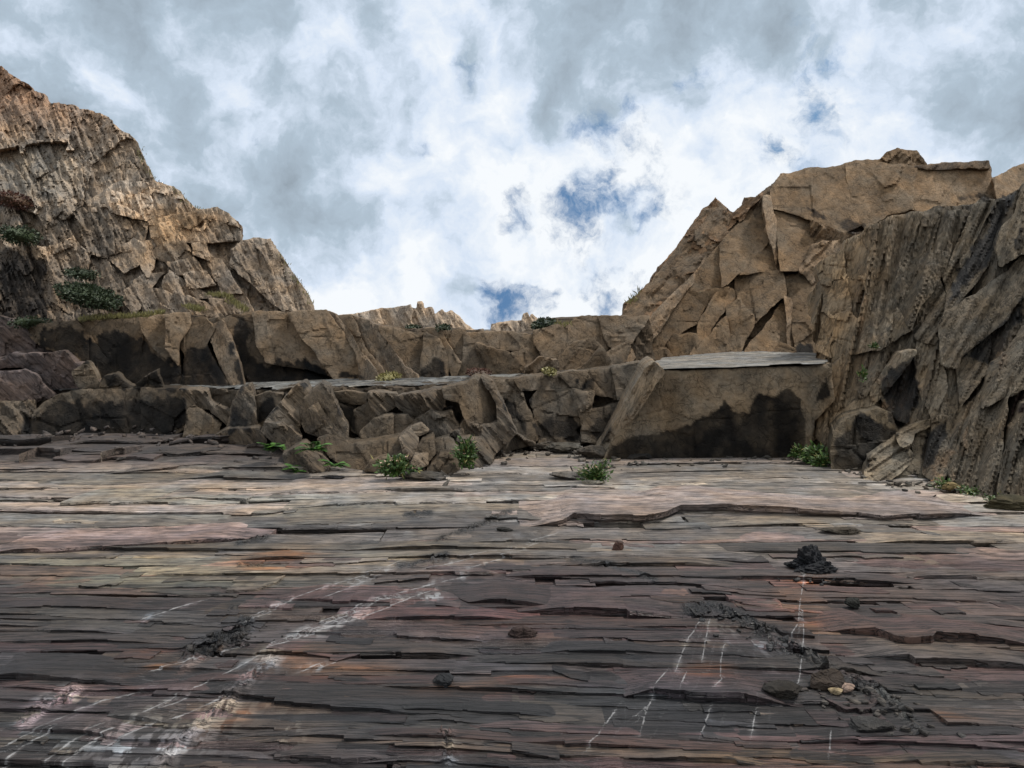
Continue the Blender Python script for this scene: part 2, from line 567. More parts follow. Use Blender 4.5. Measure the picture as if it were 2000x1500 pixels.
def build(name, poly, dfun, parent, mat, tone, style='slab', theta=0.0, amp=1.0, off=0.0, tx=0.0, ty=0.0, thick=0.5, step=3.0,
          seed=1, ragged=3.0, bevel=0.022, mask=None, stains_and_shade=True, vary=0.12, tonefun=None):
    poly = np.asarray(poly, float)
    x0, y0 = poly.min(0) - 6
    x1, y1 = poly.max(0) + 6
    gx, gy = np.meshgrid(np.arange(x0, x1, step), np.arange(y0, y1, step))
    wx, wy = warp(gx, gy, ragged)
    sd = pip(wx, wy, poly) + 2.8
    if mask is not None:
        sd = np.minimum(sd, mask(wx, wy))
    keep = sd > -step
    if keep.sum() < 12:
        return None
    gyy, gxx = np.gradient(sd, step)
    ln = np.maximum(np.hypot(gxx, gyy), .5)
    pull = np.clip(-sd, 0, step)
    px = gx + gxx / ln * pull
    py = gy + gyy / ln * pull
    cx, cy = poly.mean(0)
    d0 = float(dfun(np.array(cx), np.array(cy)))
    d = dfun(px, py) + off
    u, v = (px - CX) / F * d0, (HY - py) / F * d0
    u0, v0 = (cx - CX) / F * d0, (HY - cy) / F * d0
    d = d + tx * (u - u0) + ty * (v - v0)
    d = d + relief(style, u, v, theta, seed, amp)
    e = np.clip(sd, 0, None) / F * d0
    d = d + bevel * np.exp(-e / 0.016) * (0.6 + vn(u * 8, v * 8, seed + 2))
    X = (px - CX) / F * d
    Z = H - (py - HY) / F * d
    V = np.stack([X, d, Z], -1)
    idx = -np.ones(gx.shape, np.int64)
    k = keep
    q = k[:-1, :-1] & k[1:, :-1] & k[:-1, 1:] & k[1:, 1:]
    q &= (np.maximum(np.maximum(sd[:-1, :-1], sd[1:, :-1]), np.maximum(sd[:-1, 1:], sd[1:, 1:])) > 0)
    used = np.zeros(gx.shape, bool)
    for a, b in ((0, 0), (1, 0), (0, 1), (1, 1)):
        used[a:used.shape[0] - 1 + a, b:used.shape[1] - 1 + b] |= q
    idx[used] = np.arange(used.sum())
    Vv = V[used]
    quads = np.stack([idx[:-1, :-1][q], idx[1:, :-1][q], idx[1:, 1:][q], idx[:-1, 1:][q]], -1)
    # skirt from the outline back into the hill
    ed = np.concatenate([quads[:, [0, 1]], quads[:, [1, 2]], quads[:, [2, 3]], quads[:, [3, 0]]])
    key = np.sort(ed, 1)
    kk = key[:, 0] * len(Vv) + key[:, 1]
    uq, inv, cnt = np.unique(kk, return_inverse=True, return_counts=True)
    bd = ed[cnt[inv] == 1]
    bv = np.unique(bd)
    rings = [bv]
    allV = [Vv]
    base = len(Vv)
    jit = 0.02 * fbm(Vv[bv][:, 0] * 9, Vv[bv][:, 2] * 9, seed + 8, 3)
    maps = [None]
    nring = 3
    prev = np.full(len(Vv), -1, np.int64)
    prev[bv] = bv
    sk = []
    for r in range(1, nring + 1):
        f = (r / nring) ** 1.5
        P = Vv[bv].copy()
        P[:, 1] += thick * f
        P[:, 0] += thick * f * .8 * (cx - CX) / F
        nrm = 0.03 * fbm(P[:, 0] * 6 + r * 3, P[:, 2] * 6 + P[:, 1] * 3, seed + 60 + r, 3)
        P[:, 2] += nrm
        P[:, 0] += nrm * .6
        cur = np.full(len(Vv), -1, np.int64)
        cur[bv] = base + np.arange(len(bv))
        base += len(bv)
        allV.append(P)
        sk.append(np.stack([prev[bd[:, 1]], prev[bd[:, 0]], cur[bd[:, 0]], cur[bd[:, 1]]], -1))
        prev = cur
    VV = np.concatenate(allV)
    FF = np.concatenate([quads] + sk)
    pxu, pyu = px[used], py[used]
    T = np.tile(np.asarray(tone, float), (len(Vv), 1))
    uu, vv = u[used], v[used]
    if tonefun is not None:
        T = tonefun(pxu, pyu, T)
    h1 = hsh(np.array(seed), np.array(3))
    T = T * (1 + vary * (h1 - .5) * 2)
    # weathering: pale broken edges of beds and small blotches
    th_c, th_s = math.cos(theta), math.sin(theta)
    bed = 1.3 * fbm((uu * th_c + vv * th_s) * 1.6, (-uu * th_s + vv * th_c) * 14, seed + 21, 4, .65)
    T = T * (1 + 0.35 * bed[:, None] * (1.0 if style in ('beds', 'fine', 'rough', 'curtain') else .35))
    T = T * (1 + 0.5 * fbm(uu * 2.5, vv * 2.5, seed + 30, 4)[:, None])
    edge = np.exp(-np.clip(sd[used], 0, None) / 5.0) * sstep(-.15, .3, fbm(uu * 7, vv * 7, seed + 33, 3, .6))
    T = T * (1 + .30 * edge[:, None])
    T0 = T.mean(0)
    W = np.zeros(len(Vv))
    if stains_and_shade:
        ww = fbm(pxu / 26, pyu / 40, 5, 4, .6) * 26 + fbm(pxu / 7, pyu / 9, 6, 3) * 7
        for sp, scol, sw, se in STAINS_AND_SHADE:
            sp = np.asarray(sp)
            a0, b0 = sp.min(0) - 30
            a1, b1 = sp.max(0) + 30
            if pxu.max() < a0 or pxu.min() > a1 or pyu.max() < b0 or pyu.min() > b1:
                continue
            s_ = pip(pxu, pyu, sp) + ww * se
            m_ = sstep(-1.5, 3.0, s_ + 4 * fbm(uu * 14, vv * 14, 79, 3, .6))
            halo = np.exp(-(s_ / 5.0) ** 2) * .25
            m_ = m_ * (.93 + .35 * fbm(uu * 4, vv * 3, 78, 4, .6))
            m_ = np.clip(m_, 0, 1)
            T = T * (1 - m_[:, None]) + (np.asarray(scol) * .30 + T * .045) * (1 + .9 * fbm(uu * 5, vv * 5, 77, 4, .6)[:, None]) * m_[:, None]
            W = np.maximum(W, m_ * sw)
    Ts = [T]
    for r in range(1, nring + 1):
        Pq = allV[r]
        Ts.append((T0 * (1 + .6 * fbm(Pq[:, 1] * 3 + Pq[:, 0] * 2, Pq[:, 2] * 4, seed + 31, 4))[:, None]) * (1 - W[bv][:, None]) + T[bv] * W[bv][:, None])
    Ws = [W] + [W[bv]] * nring
    return mk(name, VV, FF, mat, parent, np.clip(np.concatenate(Ts), .004, .9), np.concatenate(Ws), sharp=26)


def auto_blocks(poly, size, dfun, parent, mat, tone, seed, shear=0.0, aspect=1.0, name='rock_block', jut=.2, tilt=.25, **kw):
    """fill an outline with broken blocks, every block an object of its own"""
    P = np.asarray(poly, float)
    x0, y0 = P.min(0)
    x1, y1 = P.max(0)

    def q(px, py):
        return (px + shear * py) / size, py / (size * aspect)
    gx, gy = np.meshgrid(np.arange(x0, x1, 6.0), np.arange(y0, y1, 6.0))
    a, b = q(gx, gy)
    i, j, _, _, _ = cells(a, b, seed)
    ins = pip(gx, gy, P) > -4
    n = 0
    for (ci, cj) in sorted(set(zip(i[ins].tolist(), j[ins].tolist()))):
        m = ins & (i == ci) & (j == cj)
        if m.sum() < 6:
            continue
        bx0, bx1, by0, by1 = gx[m].min() - 12, gx[m].max() + 12, gy[m].min() - 12, gy[m].max() + 12
        sub = [(bx0, by0), (bx1, by0), (bx1, by1), (bx0, by1)]

        def mask(px, py, ci=ci, cj=cj):
            a_, b_ = q(px, py)
            i_, j_, _, _, g_ = cells(a_, b_, seed)
            own = (i_ == ci) & (j_ == cj)
            s1 = np.where(own, g_, -g_) * size * .45 + 1.5
            return np.minimum(s1, pip(px, py, P) + 1.0)
        h = [float(hsh(np.array(ci), np.array(cj), seed + 30 + k)) - .5 for k in range(5)]
        build(name, sub, dfun, parent, mat, np.asarray(tone) * (1 + .45 * h[3]), off=jut * h[0], tx=tilt * 2 * h[1], ty=tilt * 2 * h[2] - .05,
              seed=seed * 31 + n, mask=mask, **kw)
        n += 1
    return n


# ------------------------------------------------------------------ the slate floor
WHITE_LINES = [r6((1020, 752), (1150, 705), (1300, 655), (1500, 590), (1700, 508)), r6((955, 640), (1060, 590), (1150, 545), (1300, 490), (1500, 432), (1560, 402)),
               r6((1060, 722), (1250, 640), (1400, 572), (1650, 500), (1830, 460)), r6((240, 1200), (330, 1130), (450, 1060), (560, 1010), (690, 925)),
               r6((150, 1210), (280, 1110), (420, 1040)), r6((30, 1120), (200, 1040), (400, 945), (560, 905)), r6((680, 1020), (860, 938)), r6((760, 905), (900, 830), (1020, 755)),
               r6((590, 830), (700, 800), (800, 775), (930, 735)), r6((1180, 835), (1265, 798)), r6((1240, 830), (1310, 800)), r6((1650, 445), (1780, 410), (1900, 370), (2000, 355)),
               r6((1830, 440), (2000, 375)), r6((1150, 700), (1330, 620), (1480, 560), (1560, 545)), r6((980, 610), (1100, 560)), r6((560, 620), (700, 575), (790, 545)), r6((620, 985), (730, 935)),
               r6((1280, 545), (1420, 480), (1570, 430)), r6((0, 1200), (90, 1130), (200, 1075)), r6((420, 1130), (560, 1050), (600, 1040)),
               r7((745, 625), (690, 705), (640, 835)), r7((600, 845), (560, 905), (520, 990), (508, 1042)), r7((395, 988), (370, 1022)), r7((342, 1070), (322, 1100), (300, 1130)),
               r7((770, 640), (755, 720), (745, 790)), r7((828, 735), (815, 800), (815, 860)), r7((772, 978), (745, 1050)), r7((950, 990), (938, 1055)), r7((1140, 470), (1125, 560), (1118, 640), (1090, 705)),
               r7((1245, 1070), (1240, 1135)), r7((1135, 600), (1140, 690), (1130, 800), (1120, 870)), r7((675, 860), (665, 895)), r7((820, 880), (800, 905)), r7((60, 330), (140, 300), (170, 290)), r7((0, 385), (100, 330)), r7((530, 960), (490, 990))]
CRUMPLES = [(r6((1060, 790), (1010, 830), (950, 900), (880, 960), (820, 1010), (770, 1060), (690, 1130), (640, 1190)), 24, (0.40, 0.36, 0.34), .03),
            (r6((300, 905), (240, 945), (170, 965), (100, 1030)), 22, (0.34, 0.31, 0.31), .025), (r6((960, 640), (930, 690), (850, 705), (740, 760)), 26, (0.018, 0.016, 0.015), .055),
            (r6((860, 735), (760, 800), (690, 840)), 9, (0.16, 0.11, 0.09), .015), (r7((690, 590), (790, 580), (850, 610), (930, 640), (1000, 690)), 20, (0.016, 0.016, 0.018), .04),
            (r7((1000, 690), (1060, 740), (1180, 790), (1260, 850), (1400, 890), (1440, 930)), 26, (0.05, 0.046, 0.044), .045), (r7((1440, 930), (1530, 980), (1590, 1060)), 18, (0.07, 0.07, 0.065), .03),
            (r6((1560, 425), (1650, 410), (1740, 385)), 14, (0.02, 0.02, 0.022), .03), (r6((1740, 1090), (1740, 1150), (1760, 1200)), 20, (0.2, 0.19, 0.19), .04),
            (r6((1590, 215), (1680, 208)), 9, (0.015, 0.014, 0.014), .03), (r7((240, 400), (380, 425), (560, 480)), 8, (0.03, 0.03, 0.032), .02), (r6((940, 405), (1020, 410)), 12, (0.09, 0.055, 0.025), .02),
            (r6((930, 330), (1040, 295)), 10, (0.02, 0.018, 0.016), .03), (r6((900, 580), (960, 560)), 8, (0.03, 0.026, 0.022), .02), (r6((1700, 320), (1860, 260), (1990, 205)), 8, (0.05, 0.04, 0.03), .03)]


def to_px(x, y):
    return CX + x / y * F, HY + F * H / y


def floor_base(x, y):
    z = 0.035 * fbm(x * .35, y * .5, 200, 3)
    z = z + 0.19 * sstep(7.6, 10.6, y) * sstep(-1.2, -4.0, x)
    z = z + 0.05 * sstep(6.0, 9.0, y)
    return z


def groove(s_, t_, w, l, seed, gw):
    """open joints between beds: narrow gaps that come and go along the bed"""
    tt = t_ / w + 0.45 * vn(s_ / l * 1.7, t_ / w * 0.25, seed + 3)
    r = np.floor(tt)
    f = (tt - r) * w
    ri = r.astype(np.int64)
    on = sstep(.0, .16, vn(s_ / l * 1.3 + 40 * hsh(ri, ri * 0 + 3, seed), ri * 7.7, seed + 9) + .08)
    return on * np.exp(-(f / gw) ** 2)


def floor_h(x, y, full=True):
    t = y + x * 0.11 * (1 - y / 6.5) + 0.03 * fbm(x * .9, y * .9, 210, 3) + .008 * fbm(x * 5, y * 5, 215, 3)
    z = floor_base(x, y)
    far = sstep(3.5, 8.0, y)
    big = plank(x, t, .42, 2.9, 220, -.9)
    med = plank(x, t, .17, 1.5, 230, -.9)
    sml = plank(x, t, .062, .8, 240, -.8)
    fin = plank(x, t, .022, .5, 250, -.6)
    z = z + (0.015 + .016 * far) * big + (0.009 + .010 * far) * med + (.0045 + .004 * far) * sml + 0.002 * fin * (1 - far)
    gw = .006 + .0006 * y * y
    z = z - (.030 + .02 * far) * groove(x, t, .42, 2.9, 220, gw * 1.3) - (.024 + .02 * far) * groove(x, t, .17, 1.5, 230, gw) - .020 * groove(x, t, .105, 1.1, 235, gw * .9) - .014 * groove(x, t, .062, .8, 240, gw * .7) * (1 - .6 * far)
    z = z + 0.003 * fbm(x * 5, y * 14, 260, 4, .6)
    return z - .020 + seams(x, y)


def bed_level(x, y):
    return floor_base(x, y) + .003 * fbm(x * 2.2, y * 5, 260, 4, .6) + seams(x, y)


def seams(x, y):
    # broken seams: crumpled ridges across the beds
    z = np.zeros(x.shape)
    px, py = to_px(x, y)
    for ln, w, col, hh in CRUMPLES:
        a = np.asarray(ln)
        m = (px > a[:, 0].min() - 4 * w) & (px < a[:, 0].max() + 4 * w) & (py > a[:, 1].min() - 4 * w) & (py < a[:, 1].max() + 4 * w)
        if not m.any():
            continue
        dd = polydist(px[m] + 6 * vn(px[m] / 9, py[m] / 6, 3), py[m] + 5 * vn(px[m] / 8, py[m] / 7, 4), ln)
        k = np.exp(-(dd / (w * .55)) ** 2)
        z[m] += hh * k * (.25 + .65 * facet(x[m] * 17, y[m] * 13, 300, 1.0) + .4 * facet(x[m] * 44, y[m] * 30, 301, 1.0))
    return z


def gauss(px, py, cx, cy, rx, ry, ang=0.0):
    c, s = math.cos(R(ang)), math.sin(R(ang))
    dx, dy = px - cx, py - cy
    a, b = dx * c + dy * s, -dx * s + dy * c
    return np.exp(-(a / rx) ** 2 - (b / ry) ** 2)


def floor_color(x, y, bands=1.0):
    px, py = to_px(x, y)
    t = y + x * 0.11 * (1 - y / 6.5)
    n = fbm(x * .8, t * 2.4, 400, 5, .6)
    wpx = px + 60 * fbm(x * 1.2, t * 4, 401, 4, .6)
    wpy = py + 34 * fbm(x * 1.0, t * 5, 402, 4, .6)
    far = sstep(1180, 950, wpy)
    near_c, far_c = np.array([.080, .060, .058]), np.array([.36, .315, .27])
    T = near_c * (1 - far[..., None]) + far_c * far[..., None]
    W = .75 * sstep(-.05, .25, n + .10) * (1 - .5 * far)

    def lay(m, col, wet=None):
        nonlocal T, W
        m = np.clip(m, 0, 1)
        T = T * (1 - m[..., None]) + np.asarray(col) * m[..., None]
        if wet is not None:
            W = W * (1 - m) + wet * m
    g = lambda *a: gauss(wpx, wpy, *a)
    lay(.9 * g(150, 960, 520, 36), (.25, .215, .165), .1)
    lay(.95 * g(200, 1112, 420, 34, 3), (.29, .245, .165), .1)
    lay(.8 * g(760, 1085, 260, 16), (.28, .245, .18), .2)
    lay(.75 * g(620, 1035, 330, 22), (.12, .105, .1), .4)
    lay(.85 * g(180, 1075, 300, 14, -4), (.05, .046, .048), .7)
    lay(.7 * g(600, 1000, 300, 16), (.32, .29, .24), .2)
    lay(.8 * g(300, 880, 320, 34), (.095, .07, .058), .2)
    lay(.6 * g(560, 915, 200, 26), (.13, .105, .09), .2)
    lay(.9 * sstep(7.9, 8.9, y + .5 * n) * sstep(-1.0, -2.4, x + n), (.072, .054, .047), .2)
    lay(.85 * g(1150, 1190, 360, 66, 4), (.125, .064, .055), .35)
    lay(.7 * g(1750, 1190, 320, 90, 3), (.16, .10, .078), .2)
    lay(.55 * g(1800, 1260, 240, 26, 4), (.2, .14, .09), .2)
    lay(.55 * g(1500, 1060, 500, 40), (.17, .145, .115), .3)
    lay(.7 * g(1760, 1330, 260, 40), (.055, .052, .042), .3)
    lay(.6 * g(620, 1370, 260, 50, -6), (.10, .066, .046), .25)
    lay(.8 * g(200, 1200, 300, 34, 3), (.095, .078, .06), .3)
    lay(.5 * g(250, 1290, 330, 60, 3), (.07, .055, .046), .3)
    lay(.7 * g(900, 1420, 320, 60, 3), (.05, .052, .05), .4)
    lay(.8 * g(1250, 1380, 420, 40, 3), (.05, .052, .056), .6)
    lay(.6 * g(1100, 1290, 240, 20, 3), (.055, .058, .064), .7)
    lay(.8 * g(1650, 1490, 520, 22, 2), (.20, .135, .085), .2)
    lay(.5 * g(120, 1440, 260, 50, 0), (.07, .078, .072), .5)
    # rust
    for a in ((515, 1092, 70, 12, -6, .95), (570, 1083, 60, 6, -4, .8), (1555, 1195, 50, 34, 40, .75), (1580, 1130, 40, 7, 0, .9), (890, 1360, 130, 14, -4, .5), (1035, 1328, 60, 9, 3, .8), (1370, 1315, 50, 12, 0, .6),
              (640, 1320, 120, 14, 0, .55), (560, 1292, 60, 20, 0, .5), (285, 1270, 50, 8, 0, .5), (1850, 1420, 60, 9, 10, .5), (440, 1420, 60, 10, -20, .4), (310, 1310, 60, 7, -20, .6)):
        lay(a[5] * gauss(wpx, wpy, *a[:5]) * (.9 + .8 * n), (.34, .14, .045), .1)
    # every bed a little different
    for w_, l_, k_ in ((.42, 2.9, .35), (.17, 1.5, .45), (.062, .8, .5)):
        T = T * (1 + bands * k_ * plank(x, t, w_, l_, {.42: 220, .17: 230, .062: 240}[w_] + 500, 0)[..., None])
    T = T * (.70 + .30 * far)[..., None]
    pur = plank(x, t, .17, 2.2, 777, 0)
    T = T * (1 + np.array([.26, -.06, .0]) * (bands * pur * (1 - .5 * far))[..., None])
    sel = plank(x, t, .115, 1.7, 787, 0)
    lay(bands * .75 * sstep(.30, .34, sel) * (1 - .55 * far), (.016, .0155, .017), .9)
    lay(bands * .55 * sstep(-.36, -.40, sel), (.20, .155, .105), .1)
    # mineral: white veins and crusts, with wet sheen painted pale among them
    lw = .7 + .6 * (py - 1000) / 400
    jx, jy = px + 3.5 * fbm(x * 14, y * 14, 420, 3, .6), py + 2.6 * fbm(x * 13, y * 13, 421, 3, .6)
    vein = np.zeros(px.shape)
    vf = fbm(x * 22, y * 9, 430, 3, .6)
    brk = sstep(-.22, .12, fbm(x * 10, t * 16, 422, 3, .6))
    for i, ln in enumerate(WHITE_LINES):
        a = np.asarray(ln)
        m = (px > a[:, 0].min() - 40) & (px < a[:, 0].max() + 40) & (py > a[:, 1].min() - 40) & (py < a[:, 1].max() + 40)
        if not m.any():
            continue
        dd = polydist(jx[m], jy[m], ln)
        k = .5 * np.exp(-(dd / (lw[m] * 6)) ** 2) * sstep(.08, .3, vf[m])
        vein[m] = np.maximum(vein[m], k)
    for a in ((690, 1210, 60, 9, -22, .8), (845, 1172, 34, 8, -15, .75), (525, 1290, 26, 14, -20, .9), (305, 1465, 150, 38, -25, 1.0), (420, 1400, 60, 16, -35, .7), (130, 1490, 120, 18, -25, .6), (320, 1378, 40, 7, -28, .7), (225, 1440, 70, 10, -28, .5), (1410, 1225, 50, 16, 30, .5),  # last patch here and first below paint wet shine into the colour
              (1480, 1275, 60, 22, 35, .55), (760, 985, 30, 5, -5, .6), (1020, 1050, 70, 8, -14, .6), (60, 1415, 30, 10, -25, .6), (870, 1480, 20, 26, 0, .6), (560, 1440, 30, 40, 25, .3)):
        vein = np.maximum(vein, a[5] * gauss(px, py, *a[:5]) * sstep(.0, .22, 1.4 * vf + 1.1 * fbm(x * 34, y * 22, 433, 4, .7)))
    lay(.72 * vein, (.46, .45, .44), .25)
    for ln, w, col, hh in CRUMPLES:
        a = np.asarray(ln)
        m = (px > a[:, 0].min() - 3 * w) & (px < a[:, 0].max() + 3 * w) & (py > a[:, 1].min() - 3 * w) & (py < a[:, 1].max() + 3 * w)
        if not m.any():
            continue
        dd = polydist(jx[m], jy[m], ln)
        k = np.zeros(px.shape)
        pat = sstep(-.3, .2, fbm(x[m] * 28, y[m] * 20, 440, 3, .6)) if col[0] > .1 else 1.0
        k[m] = np.exp(-(dd / (w * .75)) ** 2) * pat
        lay(k, col, .75)
    return T, W


def floor_vein(x, y):
    """signed distance to the nearest white vein, in vein widths"""
    px, py = to_px(x, y)
    lw = np.clip(1.0 + 1.3 * (py - 1000) / 400, .8, 3.5)
    best = np.full(px.shape, 30.0)
    for ln in WHITE_LINES:
        a = np.asarray(ln)
        m = (px > a[:, 0].min() - 40) & (px < a[:, 0].max() + 40) & (py > a[:, 1].min() - 40) & (py < a[:, 1].max() + 40)
        if not m.any():
            continue
        X_, Y_ = px[m], py[m]
        b = best[m]
        for (x1, y1), (x2, y2) in zip(a[:-1], a[1:]):
            dx, dy = x2 - x1, y2 - y1
            t = np.clip(((X_ - x1) * dx + (Y_ - y1) * dy) / (dx * dx + dy * dy), 0, 1)
            d_ = np.hypot(X_ - x1 - t * dx, Y_ - y1 - t * dy) * np.where(dx * (Y_ - y1) - dy * (X_ - x1) > 0, 1, -1)
            b = np.where(np.abs(d_) < np.abs(b), d_, b)
        best[m] = b
    return best / lw


floor = None


def build_floor():
    global floor
    rows = np.concatenate([np.arange(1800, 1500, -3.0), np.arange(1500, 880, -2.1), np.arange(880, 800, -2.5)])
    cols = np.concatenate([np.arange(-330, -40, 4.0), np.arange(-40, 2040, 2.8), np.arange(2040, 2331, 4.0)])
    PX, PY = np.meshgrid(cols, rows)
    Y = F * H / (PY - HY)
    X = (PX - CX) / F * Y
    Z = floor_h(X, Y)
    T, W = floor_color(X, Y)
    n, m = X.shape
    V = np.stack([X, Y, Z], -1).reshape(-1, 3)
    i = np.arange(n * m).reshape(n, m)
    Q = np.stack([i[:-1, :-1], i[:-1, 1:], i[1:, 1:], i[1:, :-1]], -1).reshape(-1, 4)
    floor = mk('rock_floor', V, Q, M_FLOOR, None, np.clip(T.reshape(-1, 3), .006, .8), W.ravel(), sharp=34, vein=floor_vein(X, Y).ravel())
    tag(floor, kind='structure')
    # the ground beyond, under everything
    S_ = 900.0
    V = [(-S_, -S_, -.35), (S_, -S_, -.35), (S_, S_, -.35), (-S_, S_, -.35)]
    g = mk('ground', V, [(0, 1, 2, 3)], M_LEDGE, None, np.full((4, 3), .09), np.zeros(4), smooth=False)
    tag(g, kind='structure')


build_floor()


def plate(front, back, th, seed, und=.03, wet=None, tonek=1.0, nr=13, sink=None, wav=.7):
    """one bed lying proud of the floor, its broken edge toward the viewer"""
    P = np.asarray(front, float)
    Yf = F * H / (P[:, 1] - HY)
    Xf = (P[:, 0] - CX) / F * Yf
    o = np.argsort(Xf)
    Xf, Yf = Xf[o], Yf[o]
    ym = Yf.mean()
    dx = ym / F * 2.5
    xs = np.arange(Xf[0], Xf[-1], dx)
    if len(xs) < 4:
        return
    yf = np.interp(xs, Xf, Yf)
    sc = ym / 4.0
    th = th * 1.0
    notch = plank(xs * 0 + 2.3, xs, .30 * sc, 9, seed, .4) * .05 * wav * sc + plank(xs * 0, xs, .09 * sc, 9, seed + 1, .3) * .014 * wav * sc
    yf = yf + notch + .03 * wav * sc * fbm(xs * 3, xs * 0 + seed, seed, 4, .55)
    endk = sstep(0, .35 * sc, xs - xs[0]) * sstep(0, .35 * sc, xs[-1] - xs) if xs[-1] - xs[0] > .6 * sc else np.ones(len(xs))
    th = th * (.12 + .88 * endk) * (.75 + 1.0 * vn(xs * 2.2 / sc, xs * 0 + .5, seed + 8))
    th = np.maximum(th, .003)
    s = np.concatenate([[0, .02, .05], np.linspace(.1, 1, nr)])
    Sx, SS = np.meshgrid(xs, s)
    Yg = yf[None, :] + SS * back
    Zg = bed_level(Sx.copy(), Yg.copy()) + (th[None, :] * (1 - SS) ** .8 + .003) - .003 * np.exp(-SS * back / .008) - .5 * th[None, :] * (SS > .97)
    n, m = Sx.shape
    # front riser with an undercut, layered like the beds
    fr = []
    base = Zg[0]
    K = 5
    for k in range(1, K + 1):
        f = k / K
        lip = .012 * sc * (hsh(np.full(m, k), np.floor(xs / (.3 * sc)).astype(np.int64), seed + 5) - .5) * 2
        fr.append(np.stack([xs, yf + und * f ** 1.5 + lip, base - f * (th + .05)], -1))
    V = np.concatenate([np.stack([Sx, Yg, Zg], -1)[::-1].reshape(-1, 3), np.stack(fr).reshape(-1, 3)])
    i = np.arange((n + K) * m).reshape(n + K, m)
    Q = np.stack([i[:-1, :-1], i[1:, :-1], i[1:, 1:], i[:-1, 1:]], -1).reshape(-1, 4)
    # side caps
    caps = []
    for c in (0, -1):
        col = V.reshape(n + K, m, 3)[:n, c].copy()
        col[:, 2] -= th[c] + .05
        caps.append(col)
    nb = len(V)
    V = np.concatenate([V] + caps)
    extra = []
    for ci, c in enumerate((0, m - 1)):
        a = i[:n, c]
        b = nb + ci * n + np.arange(n)
        q = np.stack([a[:-1], a[1:], b[1:], b[:-1]], -1)
        extra.append(q if ci else q[:, ::-1])
    Q = np.concatenate([Q] + extra)
    T, W = floor_color(V[:, 0].copy(), V[:, 1].copy(), .12)
    hs = float(hsh(np.array(seed), np.array(9)))
    T = T * tonek * (.62 + .85 * hs ** 1.3)
    W = W * (.3 + 1.2 * float(hsh(np.array(seed), np.array(12))))
    hue = ((1.22, .92, .94), (.92, .99, 1.06), (1.14, 1.05, .90), (.50, .49, .52), (1.0, 1.0, 1.0), (1.14, .94, .97))[int(float(hsh(np.array(seed), np.array(4))) * 6)]
    fk = float(sstep(8.0, 3.8, np.array(ym)))
    T = T * (1 + (np.asarray(hue) - 1) * (.30 + .7 * fk))
    if wet:
        W = np.maximum(W, wet)
    if sink is not None:
        sink.append((V, Q, np.clip(T, .006, .8), W))
        return
    mk('slate_plate', V, Q, M_FLOOR, floor, np.clip(T, .006, .8), W, sharp=34, vein=floor_vein(V[:, 0], V[:, 1]))


